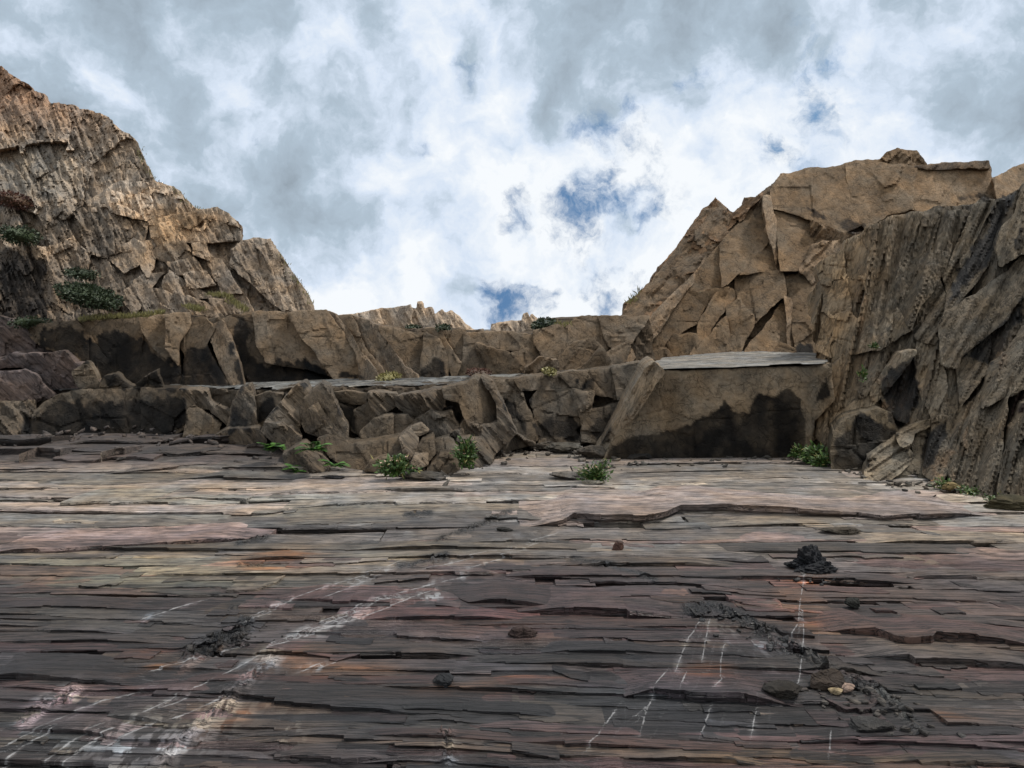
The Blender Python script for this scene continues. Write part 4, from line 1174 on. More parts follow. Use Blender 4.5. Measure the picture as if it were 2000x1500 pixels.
LW = [
    (r2((-300, 660), (0, 642), (200, 640), (190, 700), (180, 840), (100, 890), (70, 960), (-300, 970)), 1.05, -.1, .1, .1, 'rough'), (r2((190, 690), (300, 620), (430, 590), (600, 577), (790, 572), (790, 900), (700, 920), (450, 920), (160, 860)), 1.0, 0, .05, .2, 'slab'), (r2((790, 572), (1000, 578), (1050, 640), (1050, 700), (1030, 790), (880, 850), (795, 910)), 1.0, -.05, -.1, .15, 'slab'),
    (r2((1010, 580), (1140, 590), (1170, 650), (1280, 700), (1270, 770), (1160, 670), (1050, 685)), 1.35, -.25, .1, -.4, 'fine'), (r2((1050, 690), (1090, 665), (1160, 720), (1230, 780), (1180, 870), (1120, 840), (1030, 830)), 1.4, -.35, .3, .1, 'slab'), (r2((1330, 590), (1350, 560), (1390, 555), (1412, 600), (1440, 820), (1270, 820), (1290, 690)), 1.3, -.25, .25, .1, 'fine'),
    (r2((1430, 620), (1500, 590), (1570, 610), (1540, 660), (1490, 740), (1440, 790)), 1.1, 0, .1, .1, 'slab'), (r2((1490, 740), (1560, 660), (1650, 560), (1700, 545), (1730, 580), (1690, 660), (1670, 720), (1660, 860), (1560, 780)), 1.5, -.3, .4, 0, 'fine'), (r2((1670, 720), (1700, 620), (1790, 540), (1832, 560), (1880, 690), (1940, 790), (1930, 900), (1850, 860), (1700, 800)), 1.6, -.4, -.35, 0, 'fine'),
    (r2((990, 880), (1050, 820), (1160, 850), (1180, 930), (1000, 920)), .8, -.3, .1, -.3, 'fine'), (r2((1170, 850), (1300, 800), (1440, 800), (1480, 860), (1460, 930), (1340, 920), (1190, 930)), 1.0, -.5, .1, -.4, 'fine'), (r2((1480, 760), (1560, 770), (1690, 870), (1670, 930), (1550, 890), (1460, 810)), 1.15, -.55, .3, -.3, 'fine'),
    (r3((150, 590), (340, 600), (340, 645), (240, 645), (170, 625)), 1.3, .1, 0, -.4, 'slab'), (r3((340, 600), (500, 600), (490, 660), (400, 720), (345, 645)), 1.45, -.1, .3, -.1, 'fine'), (r3((150, 640), (260, 690), (260, 810), (200, 790), (150, 690)), .8, .1, .3, .1, 'slab'), (r3((260, 690), (345, 650), (400, 720), (380, 740), (300, 830), (255, 800)), 1.0, -.05, -.2, .1, 'slab'),
    (r3((300, 830), (380, 740), (470, 722), (480, 840), (330, 870)), 1.25, -.2, .15, -.1, 'slab'), (r3((470, 722), (560, 715), (600, 760), (560, 830), (480, 845)), 1.2, -.15, -.2, 0, 'slab'), (r3((490, 612), (640, 600), (685, 680), (620, 722), (560, 705), (500, 660)), 1.3, -.1, .1, -.4, 'fine'), (r3((640, 600), (760, 575), (770, 640), (740, 720), (690, 690)), 1.35, -.2, .3, -.1, 'fine'),
    (r3((600, 760), (690, 690), (745, 720), (800, 700), (840, 800), (760, 850), (660, 800)), 1.15, -.25, -.2, -.1, 'rough'), (r3((760, 572), (900, 540), (940, 505), (980, 510), (1060, 640), (1078, 762), (980, 775), (880, 742), (850, 640), (765, 622)), 1.3, -.3, .2, .1, 'slab'), (r3((980, 507), (1030, 530), (1165, 822), (1030, 940), (1000, 920), (880, 870), (980, 775), (1078, 762), (1060, 640)), 1.25, -.45, -.55, 0, 'fine'),
    (r3((1030, 530), (1160, 512), (1290, 840), (1250, 870), (1165, 830)), 1.35, -.1, -.35, .1, 'slab'), (r3((1160, 512), (1400, 495), (1480, 572), (1340, 577), (1280, 572), (1200, 577)), 1.5, -.05, .1, .1, 'slab'), (r3((1200, 572), (1290, 572), (1250, 680), (1220, 655)), .9, .1, .2, .1, 'slab'), (r3((1250, 640), (1290, 580), (1480, 577), (1530, 750), (1500, 800), (1545, 870), (1290, 870)), 1.45, -.1, .05, .15, 'slab'),
    (r3((1480, 577), (1600, 590), (1590, 685), (1540, 742)), 1.5, -.15, -.2, .1, 'slab'), (r3((1400, 492), (1700, 457), (1742, 620), (1600, 590), (1490, 562)), 1.6, -.05, .1, .1, 'slab'), (r3((1700, 457), (1862, 432), (1872, 540), (1790, 640), (1745, 620)), 1.65, -.12, -.15, .1, 'slab'), (r3((1540, 742), (1600, 690), (1750, 645), (1762, 700), (1700, 810), (1650, 880), (1540, 860)), 1.45, -.1, .1, .15, 'slab'),
    (r3((840, 800), (880, 745), (980, 780), (900, 870), (960, 960), (850, 900), (760, 860)), 1.3, -.4, .1, -.2, 'rough'), (r3((1000, 930), (1170, 830), (1260, 880), (1160, 900), (1050, 960)), 1.0, -.25, -.1, -.3, 'rough'), (r3((0, 700), (60, 650), (110, 760), (220, 870), (100, 850), (0, 790)), 1.3, -.45, -.2, -.1, 'fine'),
]
for k_, (pl, tn, of, tx_, ty_, st) in enumerate(LW):
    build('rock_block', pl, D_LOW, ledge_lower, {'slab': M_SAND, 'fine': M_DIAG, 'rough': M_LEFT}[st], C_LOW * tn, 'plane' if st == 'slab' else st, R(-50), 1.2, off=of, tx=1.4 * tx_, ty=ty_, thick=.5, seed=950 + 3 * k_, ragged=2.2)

# ---- the big smooth block on the right with its level top
def d_big(px, py):
    return 9.15 + (900 - py) / 170 * .05 + 0 * px


big = empty('rock_block', (2.6, 9.3, 0), 'huge smooth sandstone block with black damp stain and level slate top, beside right buttress', 'rock block')
build('front_face', r5((330, 208), (700, 195), (1110, 172), (1125, 330), (1030, 430), (1010, 640), (780, 640), (290, 650), (40, 660), (100, 540)), d_big, big, M_SAND, C_BIG, 'face', 0, .7, off=0, tx=.03, ty=.08, thick=3.5, seed=1200, ragged=2.0, bevel=.04, vary=.02)
build('end_face', r5((260, 200), (300, 165), (345, 205), (110, 545), (40, 660), (-20, 640), (60, 540)), lambda a, b: d_big(a, b) - .02, big, M_RIGHT, C_BIG * 1.0, 'fine', R(57), 1.2, off=.0, tx=-.9, thick=1.5, seed=1207, ragged=2.0)
ledge_top('top_slab', r5((265, 188), (335, 207), (700, 197), (1115, 176), (1075, 120), (700, 118), (330, 140)), lambda x: ip(x, [1.6, 2.4, 4.2], [1.10, 1.125, 1.195]), big, np.array([.23, .215, .19]), seed=1210, dmin=lambda x, y: 9.20 + .03 * fbm(x * 3, y * 0, 45, 4), rough=.3)

# ---- cliff on the right
cliff_right = build('cliff_right', r4((60, 900), (150, 830), (210, 775), (290, 690), (350, 600), (470, 460), (540, 355), (590, 320), (650, 380), (720, 335), (800, 275), (890, 205), (1180, 155), (1300, 135), (1415, 85), (1540, 145), (1830, 148), (1870, 210), (2000, 155), (2350, 120), (2350, 700), (1100, 1100), (60, 1120)), D_RIGHT, None, M_RIGHT, C_RIGHT * .8, 'rough', LEAN_R, .8, off=.2, thick=3.0, seed=101, step=4, ragged=4)
tag(cliff_right, kind='structure')
C_OR = C_RIGHT * np.array([1.05, .92, .82])
auto_blocks(r4((140, 850), (165, 790), (205, 765), (240, 720), (280, 690), (320, 610), (345, 590), (400, 530), (460, 455), (490, 400), (530, 350), (585, 298), (600, 320), (655, 370), (690, 345), (715, 325), (715, 295), (760, 295), (800, 265), (800, 290), (600, 500), (470, 670), (290, 860), (140, 1000)), 66, lambda a, b: D_RIGHT(a, b) + .35, cliff_right, M_RIGHT, C_OR, 107, shear=.9, aspect=1.0, jut=.3, tilt=.35, style='rough', theta=LEAN_R, thick=.8, ragged=3.2)
RW = [
    (r4((150, 1060), (300, 830), (470, 665), (590, 498), (800, 272), (825, 300), (606, 512), (470, 690), (300, 930), (190, 1060)), 1.35, -.15, .75, 0, 'beds'), (r4((603, 508), (805, 288), (832, 480), (720, 612), (612, 706)), 1.0, .0, .05, .15, 'slab'), (r4((465, 675), (602, 512), (606, 712), (470, 727)), .95, .05, .1, .1, 'slab'),
    (r4((180, 1070), (300, 925), (465, 692), (470, 732), (530, 795), (500, 872), (400, 932), (372, 1000), (260, 1070)), 1.05, -.1, .15, 0, 'slab'), (r4((470, 730), (640, 716), (600, 755), (530, 800)), 1.1, -.15, -.1, -.3, 'slab'), (r4((715, 620), (855, 475), (886, 628), (700, 642)), .95, -.1, .2, .2, 'slab'), (r4((675, 665), (702, 642), (890, 630), (902, 745), (760, 868), (670, 720)), 1.0, -.2, -.15, .1, 'slab'),
    (r4((510, 872), (590, 737), (650, 722), (682, 742), (640, 782), (560, 902), (450, 1050), (500, 952)), 1.05, -.3, .35, 0, 'slab'), (r4((635, 800), (690, 757), (752, 842), (752, 892), (680, 1050), (640, 922)), 1.1, -.35, -.35, 0, 'slab'), (r4((450, 1050), (630, 847), (642, 922), (675, 1060), (580, 1060)), 1.1, -.35, .3, -.1, 'slab'), (r4((685, 1060), (910, 757), (948, 1060), (850, 1060)), 1.05, -.25, .25, .05, 'slab'),
    (r4((840, 265), (880, 197), (990, 170), (1180, 146), (1200, 330), (1252, 420), (1180, 452), (1060, 412), (960, 372), (850, 337)), 1.15, -.05, .05, .1, 'slab'), (r4((1180, 146), (1290, 126), (1500, 162), (1482, 342), (1370, 372), (1272, 432), (1232, 402), (1200, 262)), 1.25, -.1, -.12, .05, 'slab'), (r4((1500, 166), (1680, 148), (1830, 142), (1878, 262), (1850, 340), (1690, 360), (1560, 380), (1480, 342)), 1.2, -.05, .05, .05, 'slab'),
    (r4((845, 338), (960, 377), (1026, 412), (1030, 502), (970, 622), (890, 627), (870, 482)), .95, -.1, .2, .15, 'slab'), (r4((1026, 412), (1180, 462), (1252, 467), (1112, 512), (1030, 502)), 1.3, -.25, -.2, -.4, 'beds'), (r4((900, 662), (970, 642), (1062, 742), (1062, 882), (950, 962), (920, 752)), .95, -.25, -.15, .1, 'slab'), (r4((970, 627), (1032, 512), (1160, 492), (1215, 500), (1180, 700), (1070, 752), (1000, 652)), 1.1, -.35, .3, -.1, 'beds'),
    (r4((950, 962), (1056, 886), (1070, 1060), (950, 1060)), 1.0, -.35, .1, .1, 'slab'), (r4((370, 972), (390, 927), (490, 932), (502, 962), (440, 1060), (390, 1060)), 1.0, -.45, -.2, -.1, 'slab'), (r4((262, 1080), (290, 1000), (360, 992), (408, 1060), (330, 1080)), 1.0, -.6, .2, -.2, 'slab'), (r4((1340, 125), (1370, 90), (1415, 72), (1450, 80), (1500, 86), (1548, 142), (1500, 170), (1290, 132)), .9, .1, 0, 0, 'rubble'),
    (r4((1865, 205), (1940, 166), (2000, 142), (2330, 110), (2330, 330), (1890, 330)), 1.2, -.1, .3, .1, 'slab'), (r4((838, 290), (846, 338), (872, 486), (888, 640), (905, 760), (890, 760), (860, 560), (830, 480), (808, 290)), 1.4, -.2, .8, 0, 'fine'), (r4((900, 755), (925, 760), (952, 1060), (935, 1060)), 1.3, -.3, .8, 0, 'fine'), (r4((850, 1060), (845, 1000), (890, 960), (940, 1000), (945, 1060)), .85, -.4, -.3, 0, 'slab'),
    (r4((1500, 158), (1560, 152), (1830, 133), (1836, 160), (1760, 156), (1640, 162)), .7, -.3, 0, 0, 'fine'),
]
for k_, (pl, tn, of, tx_, ty_, st) in enumerate(RW):
    build('rock_block', pl, D_RIGHT, cliff_right, M_SAND if st in ('slab', 'rubble') else M_RIGHT, C_RIGHT * tn, 'plane' if st == 'slab' else st, LEAN_R, off=of * .5, tx=1.5 * tx_, ty=2.0 * ty_ - .05, thick=.9, seed=1300 + 3 * k_, ragged=2.4)

# ---- near buttress on the right
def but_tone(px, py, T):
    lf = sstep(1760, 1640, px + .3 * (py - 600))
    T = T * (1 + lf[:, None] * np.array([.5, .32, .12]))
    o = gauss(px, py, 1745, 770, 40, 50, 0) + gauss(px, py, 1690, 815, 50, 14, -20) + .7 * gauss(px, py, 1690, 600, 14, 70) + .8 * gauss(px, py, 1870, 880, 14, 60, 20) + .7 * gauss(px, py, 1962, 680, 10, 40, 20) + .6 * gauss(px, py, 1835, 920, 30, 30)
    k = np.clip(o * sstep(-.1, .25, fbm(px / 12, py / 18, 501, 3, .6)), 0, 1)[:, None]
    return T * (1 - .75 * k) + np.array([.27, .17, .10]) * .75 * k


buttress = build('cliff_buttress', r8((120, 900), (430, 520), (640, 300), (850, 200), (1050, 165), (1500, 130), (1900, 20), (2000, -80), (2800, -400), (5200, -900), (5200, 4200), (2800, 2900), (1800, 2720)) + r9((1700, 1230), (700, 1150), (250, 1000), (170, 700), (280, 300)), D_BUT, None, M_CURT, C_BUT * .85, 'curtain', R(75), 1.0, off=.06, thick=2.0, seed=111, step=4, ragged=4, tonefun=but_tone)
tag(buttress, kind='structure')
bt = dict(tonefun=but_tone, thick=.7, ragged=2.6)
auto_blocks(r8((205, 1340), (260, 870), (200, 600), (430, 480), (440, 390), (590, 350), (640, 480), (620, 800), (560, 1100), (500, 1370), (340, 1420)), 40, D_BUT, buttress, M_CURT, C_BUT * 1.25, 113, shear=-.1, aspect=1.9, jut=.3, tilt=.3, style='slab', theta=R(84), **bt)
BW = [
    (r8((590, 350), (640, 280), (850, 190), (1050, 148), (1110, 150), (1000, 420), (900, 640), (860, 900), (850, 1250), (740, 1330), (500, 1380), (560, 1100), (640, 800), (650, 480)), 1.1, -.25, .25, 0, 'curtain', 78), (r8((1110, 150), (1250, 120), (1560, 85), (1470, 300), (1350, 600), (1250, 750), (1100, 950), (1010, 1160), (870, 980), (900, 640), (1000, 420)), .85, .02, .1, .1, 'curtain', 74),
    (r8((1560, 85), (1640, 35), (1740, 60), (1600, 300), (1500, 560), (1330, 860), (1300, 700), (1420, 440), (1500, 240)), 1.2, -.2, -.2, 0, 'curtain', 66), (r8((1740, 60), (1920, -10), (1800, 280), (1740, 520), (1600, 720), (1450, 900), (1310, 1010), (1330, 860), (1500, 560), (1600, 300)), .9, .1, .2, .25, 'curtain ', 62), (r8((1780, 310), (1920, 150), (1985, -90), (2500, -250), (2500, 450), (1950, 520), (1790, 610), (1750, 420)), 1.25, -.3, .2, 0, 'curtain ', 75),
    (r8((1310, 1010), (1600, 850), (1850, 660), (1985, 520), (2500, 400), (2500, 700), (1985, 850), (1800, 1110), (1440, 1400), (1400, 1480), (1290, 1450), (1260, 1150)), 1.2, -.35, .15, .05, 'curtain ', 60), (r8((850, 930), (1010, 1160), (860, 1260), (800, 1240)), 1.0, -.2, -.2, 0, 'fine', 80), (r8((1010, 1160), (1100, 950), (1260, 750), (1310, 880), (1250, 1150), (1260, 1300), (1080, 1250)), .95, -.08, .2, 0, 'curtain', 55),
    (r9((1060, 0), (1080, -140), (1250, -190), (1290, 0), (1330, 240), (1200, 540), (1080, 250)), 1.15, -.2, -.15, .05, 'curtain ', 75), (r9((350, 0), (500, -70), (780, -60), (850, 50), (620, 320), (350, 450), (320, 200)), 1.05, -.15, .2, 0, 'curtain', 78), (r9((620, 330), (850, 60), (920, -60), (1060, -60), (1000, 40), (760, 320), (640, 440), (290, 580), (300, 500)), 1.5, -.35, .1, -.2, 'rubble', 48),
    (r9((760, 330), (900, 40), (1060, 0), (1080, 250), (1170, 340), (1020, 590), (850, 480)), .9, .05, .1, .2, 'curtain ', 70), (r9((1410, 40), (1700, -150), (1690, 100), (1450, 400), (1430, 200)), 1.0, -.2, .25, .1, 'curtain ', 60), (r9((1290, 0), (1420, -20), (1440, 240), (1460, 400), (1340, 510), (1200, 560), (1330, 240)), 1.1, -.25, .2, 0, 'curtain ', 75), (r9((1080, 260), (1180, 340), (1180, 520), (1040, 600), (1020, 590)), .9, -.05, .2, 0, 'curtain', 60),
    (r9((1400, 1200), (1360, 1000), (1480, 560), (1640, 280), (1760, 120), (1900, 100), (1830, 560), (1780, 1000), (1760, 1240), (1560, 1230)), 1.15, -.4, .15, 0, 'curtain', 72), (r9((1700, 100), (1985, -260), (2600, -500), (2600, 300), (2000, 260), (1640, 420)), 1.15, -.25, .2, .1, 'curtain ', 60), (r9((1760, 1260), (1790, 1000), (1900, 600), (2000, 400), (2600, 200), (2600, 1500)), 1.0, -.5, .1, 0, 'curtain', 75),
    (r9((1200, 560), (1340, 510), (1480, 420), (1640, 290), (1480, 560), (1370, 960), (1240, 1100), (1130, 1000)), 1.0, -.12, .1, 0, 'curtain', 70), (r9((310, 180), (340, 70), (430, -20), (440, 100), (400, 350), (320, 300)), 1.2, -.3, .3, 0, 'curtain ', 85), (r9((210, 400), (340, 330), (370, 420), (290, 570), (320, 780), (210, 700), (200, 560)), 1.2, -.25, .3, 0, 'curtain ', 85), (r9((70, 650), (110, 540), (200, 490), (210, 680), (110, 740)), 1.4, -.15, .2, 0, 'curtain ', 85),
]
for k_, (pl, tn, of, tx_, ty_, st, th) in enumerate(BW):
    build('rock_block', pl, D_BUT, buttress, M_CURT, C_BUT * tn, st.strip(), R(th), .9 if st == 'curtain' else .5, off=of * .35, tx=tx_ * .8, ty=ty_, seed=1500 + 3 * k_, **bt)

# ------------------------------------------------------------------ loose rocks (things of their own)
def thing_block(label, name, cat, group, pl, dfun, mat, tone, style, theta, off, tx, ty, thick, seed, **kw):
    o = build(name, pl, dfun, None, mat, tone, style, theta, off=off, tx=tx, ty=ty, thick=thick, seed=seed, **kw)
    if o:
        tag(o, label, cat, group)
    return o


D_RUB = lambda px, py: ip(px, [540, 600, 760, 900, 1000], [8.8, 8.45, 8.25, 8.4, 8.9]) + (930 - py) / 130 * .7
rub = 'loose rocks heaped below the lower ledge'
for k_, (lb_, pl, tn, of, tx_, ty_, st) in enumerate((
        ('wide dark boulder with pale split upper edge left of the flowering clump', r3((60, 850), (110, 832), (260, 885), (400, 870), (520, 842), (560, 900), (520, 1000), (250, 1020), (130, 950)), .95, 0, .05, .1, 'slab'), ('upright grey splinter of rock at right end of the wide dark boulder', r3((520, 850), (580, 800), (612, 850), (600, 930), (560, 960)), 1.4, -.1, .5, .1, 'fine'),
        ('small flat pale stone atop the splinter above the flowering clump', r3((585, 795), (640, 772), (672, 810), (600, 835)), 1.8, 0, .1, -.6, 'slab'), ('blocky dark rock just behind the flowering clump', r3((575, 950), (640, 860), (700, 850), (705, 930), (640, 1020), (585, 1010)), 1.0, -.15, -.4, .1, 'slab'), ('dark angular stone at floor edge between the two flowering clumps', r3((675, 1030), (740, 945), (790, 940), (855, 1000), (800, 1050), (700, 1055)), .85, -.25, .2, -.2, 'slab'),
        ('brown block high in the heap left of the leafy green clump', r3((715, 870), (780, 845), (835, 900), (815, 970), (720, 930)), 1.1, -.1, -.2, .1, 'slab'), ('long ribbed rock sloping down behind the leafy green clump', r3((840, 858), (980, 870), (1035, 965), (990, 1010), (940, 1010), (890, 890)), 1.25, -.15, -.35, -.2, 'fine'), ('ribbed slanting rock beside the lowest fern at left', r2((1590, 930), (1700, 880), (1830, 1015), (1720, 1035), (1650, 1070), (1590, 1010)), 1.1, -.25, .2, -.3, 'fine'),
        ('leaning ribbed slab under the white flowered fern', ra((130, 130), (200, 110), (340, 220), (330, 330), (250, 300), (140, 180)), 1.1, -.1, .2, -.4, 'fine'), ('short ribbed block between the two lowest ferns', ra((380, 400), (440, 350), (520, 370), (580, 470), (430, 500)), 1.2, -.15, .1, -.1, 'fine'), ('low rounded grey stone beside the flowering clump', ra((860, 480), (900, 420), (1030, 380), (1060, 420), (960, 480)), 1.2, -.15, 0, -.5, 'slab'),
        ('stacked thin stone wedge under the dark angular stone', ra((1210, 440), (1240, 360), (1330, 350), (1340, 420), (1290, 450)), 1.3, -.2, .2, 0, 'fine'))):
    thing_block(lb_, 'loose_rock', 'rock', rub, pl, D_RUB, M_SAND if st == 'slab' else M_DIAG, C_LOW * tn, st, R(-52), of, tx_, ty_, .45, 1700 + 5 * k_, ragged=1.8)
thing_block('grey block with black damp side standing upright at foot of buttress', 'fallen_block', 'rock', None, r9((330, 1010), (345, 640), (460, 520), (720, 440), (850, 480), (900, 660), (650, 850), (660, 1010), (400, 1020)), lambda a, b: 8.35 + (910 - b) / 110 * .25 + 0 * a, M_SAND, C_BUT * 1.0, 'slab', R(70), 0, -.15, .1, .8, 1801, ragged=2.2)
lean = empty('fallen_slab', (4.05, 7.9, 0), 'fallen slab with pale ribbed edge leaning against foot of buttress', 'rock')
build('ribbed_edge', r9((600, 1115), (650, 880), (880, 690), (950, 740), (1060, 850), (780, 1110)), lambda a, b: 7.85 + (948 - b) / 100 * .55 + 0 * a, lean, M_RIGHT, C_BUT * 1.75, 'fine', R(36), 1.6, off=-.05, tx=.25, thick=.6, seed=1811, ragged=2)
build('flat_face', r9((760, 1115), (1060, 850), (1020, 680), (1330, 520), (1340, 600), (1180, 1000), (1100, 1130)), lambda a, b: 7.85 + (948 - b) / 100 * .5 + 0 * a, lean, M_SAND, C_BUT * 1.05, 'slab', R(36), .8, tx=-.1, thick=.7, seed=1813, ragged=2)
build('upper_edge', r9((890, 680), (1100, 560), (1330, 515), (1040, 650), (1000, 780), (940, 760)), lambda a, b: 7.85 + (948 - b) / 100 * .5 + 0 * a, lean, M_RIGHT, C_BUT * 1.8, 'fine', R(28), 1.4, off=-.08, ty=-.4, thick=.5, seed=1815, ragged=2)


def stone(name, label, cat, px, py, size, flat, tone, seed, wet=0.0, group=None, sub=4, rough=.06, aspect=1.0, parent=None, dist=None, z=None, mat=None):
    """angular stone: a sphere cut by random planes, then chipped"""
    import bmesh
    bm = bmesh.new()
    bmesh.ops.create_icosphere(bm, subdivisions=sub, radius=1.0)
    D = np.array([v.co[:] for v in bm.verts])
    Fc = np.array([[v.index for v in f.verts] for f in bm.faces])
    bm.free()
    g = np.random.default_rng(seed)
    nn = g.normal(size=(13, 3))
    nn /= np.linalg.norm(nn, axis=1)[:, None]
    dd = .55 + .4 * g.random(13)
    dots = D @ nn.T
    r = np.where(dots > .05, dd[None, :] / np.maximum(dots, .05), 9).min(1)
    r = np.minimum(r, 1.05)
    P = D * r[:, None]
    a = P[:, 2] * 3 + P[:, 0] * 1.2
    P = P * (1 + rough * (facet(P[:, 0] * 5 + P[:, 1] * 3, a * 3, seed, 1.0) + .6 * plank(P[:, 0] + P[:, 1], a, .25, .8, seed + 1, .3)))[:, None]
    P = P * np.array([size * aspect, size * .8, size * flat])
    if dist is None:
        y = F * H / (py - HY)
        x = (px - CX) / F * y
        zz = float(bed_level(np.array([x]), np.array([y]))[0]) + .018
    else:
        y, x = dist, (px - CX) / F * dist
        zz = H - (py - HY) / F * dist
    P = P + np.array([x, y, zz + size * flat * .45])
    T = np.tile(np.asarray(tone), (len(P), 1)) * (1 + .5 * fbm(P[:, 0] * 12 / size * .2, P[:, 2] * 12 / size * .2, seed, 3))[:, None]
    o = mk(name, P, Fc, mat or M_SAND, parent, np.clip(T, .004, .8), np.full(len(P), wet), sharp=22)
    tag(o, label, cat, group)
    return o


KN = (.02, .0195, .021)
kn = empty('black_outcrop', ((1580 - CX) / F * F * H / (1118 - HY), F * H / (1118 - HY), 0), 'jagged glossy black lump of rock standing alone on right side of floor', 'rock')
for k_, (a, b, s, fl, asp) in enumerate(((1583, 1114, .105, .85, .85), (1562, 1113, .085, .55, 1.0), (1602, 1118, .085, .5, 1.0), (1586, 1121, .10, .36, 1.3), (1549, 1112, .05, .4, 1.3), (1616, 1121, .05, .4, 1.3), (1574, 1109, .08, .95, .6), (1595, 1124, .04, .5, 1.5))):
    stone('crag', None, None, a, b, s, fl, KN, 1900 + k_ * 3, .85, rough=.30, aspect=asp, parent=kn)
st = 'small stones lying on the slate floor'
for k_, (lb_, a, b, s, fl, tn, asp, w_) in enumerate((
        ('long low brown stone above the black lump on the floor', 1644, 1048, .105, .26, (.07, .06, .048), 1.5, .1), ('small rusty brown stone left of middle on right half of floor', 1207, 1080, .06, .6, (.07, .04, .032), 1.0, .1), ('small dark stone right and below the black lump', 1668, 1190, .055, .6, (.03, .03, .026), .9, .3), ('small flat dark stone on slate step near right edge shelf', 1484, 985, .12, .2, (.04, .037, .033), 1.3, .3),
        ('small triangular dark stone near bottom centre beside rusty patch', 866, 1345, .055, .55, (.035, .034, .034), 1.1, .3), ('short thick splinter of slate lying across the beds near centre', 1020, 1245, .075, .35, (.05, .035, .032), 1.1, .2), ('tiny black stone on pale streaked beds at centre', 985, 1040, .06, .3, (.025, .024, .022), 1.4, .4),
        ('broken dark chunk at left end of black pit on lower right', 1530, 1362, .085, .45, (.03, .027, .024), 1.0, .4), ('rough brown chunk beside white crust at lower right pit', 1612, 1340, .085, .5, (.05, .04, .034), 1.1, .4), ('pale pinkish stone in lower right pit', 1655, 1352, .035, .6, (.30, .22, .18), 1.3, .1), ('small pale tan stone at left rim of lower right pit', 1632, 1358, .03, .5, (.34, .27, .17), 1.3, .1),
        ('flat broken slate chunk below lower right pit', 1700, 1425, .075, .3, (.05, .047, .044), 1.4, .4), ('pale chipped stone below the bright green clump', 1160, 952, .09, .28, (.26, .23, .18), 1.6, .1), ('square grey slate stump left of the bright green clump', 1112, 940, .16, .3, (.12, .11, .10), 1.3, .2), ('flat thin dark flake near heaped rocks at floor edge', 650, 938, .10, .16, (.05, .045, .045), 1.3, .3),
        ('flat broken slate flakes below the dark angular stone', 822, 940, .2, .22, (.075, .066, .055), 1.3, .2), ('small tan stone in plants at foot of buttress', 1858, 964, .09, .6, (.26, .2, .10), 1.2, .1), ('small orange stone in plants at foot of buttress', 1828, 955, .05, .6, (.3, .16, .08), 1.0, .1), ('low black wedge of rock at foot of big smooth block', 1252, 905, .13, .4, (.03, .028, .026), 1.3, .3),
        ('mossy low brown mound at right edge of floor', 1985, 1000, .24, .3, (.06, .052, .03), 1.5, .1), ('blocky brown stone behind the bright green clump', 1155, 900, .2, .55, (.085, .07, .055), .9, .1), ('squat grey stone below middle blocks behind the bright green clump', 1100, 888, .2, .4, (.09, .08, .065), 1.3, .1), ('small grey stone at foot of the middle blocks', 1060, 882, .15, .4, (.08, .07, .058), 1.4, .1))):
    stone('loose_stone', lb_, 'stone', a, b, s, fl, tn, 2100 + 7 * k_, w_, st, aspect=asp, rough=.10, sub=3 if s < .05 else 4)

# ------------------------------------------------------------------ plants
def leafset(pts, dirs, ups, L_, Wd, fold=.25):
    """pointed leaves: 6 vertices, 4 triangles each"""
    dirs = dirs / np.linalg.norm(dirs, axis=1)[:, None]
    side = np.cross(dirs, ups)
    side /= np.maximum(np.linalg.norm(side, axis=1), 1e-6)[:, None]
    nrm = np.cross(side, dirs)
    L_, Wd = np.asarray(L_)[:, None], np.asarray(Wd)[:, None]
    a = pts
    b = pts + dirs * L_ * .45 + side * Wd - nrm * Wd * fold
    c = pts + dirs * L_ * .45 - side * Wd - nrm * Wd * fold
    m = pts + dirs * L_ * .5
    e = pts + dirs * L_ - nrm * L_ * .12
    V = np.stack([a, b, m, c, e], 1).reshape(-1, 3)
    i = np.arange(len(pts))[:, None] * 5
    T = np.concatenate([i + np.array([[0, 1, 2]]), i + np.array([[0, 2, 3]]), i + np.array([[1, 4, 2]]), i + np.array([[2, 4, 3]])])
    return V, T


def rod(p, r=.003):
    """thin three-sided stem through points"""
    p = np.asarray(p)
    n = len(p)
    ang = np.arange(3) * 2.094
    ring = np.stack([np.cos(ang), np.sin(ang), 0 * ang], -1)
    V = (p[:, None, :] + ring[None] * r).reshape(-1, 3)
    Q = []
    for k in range(n - 1):
        for j in range(3):
            Q.append((k * 3 + j, k * 3 + (j + 1) % 3, k * 3 + 3 + (j + 1) % 3, k * 3 + 3 + j))
    return V, np.array(Q)


def spot(px, py, d=None):
    if d is None:
        d = F * H / (py - HY)
    return np.array([(px - CX) / F * d, d, H - (py - HY) / F * d])


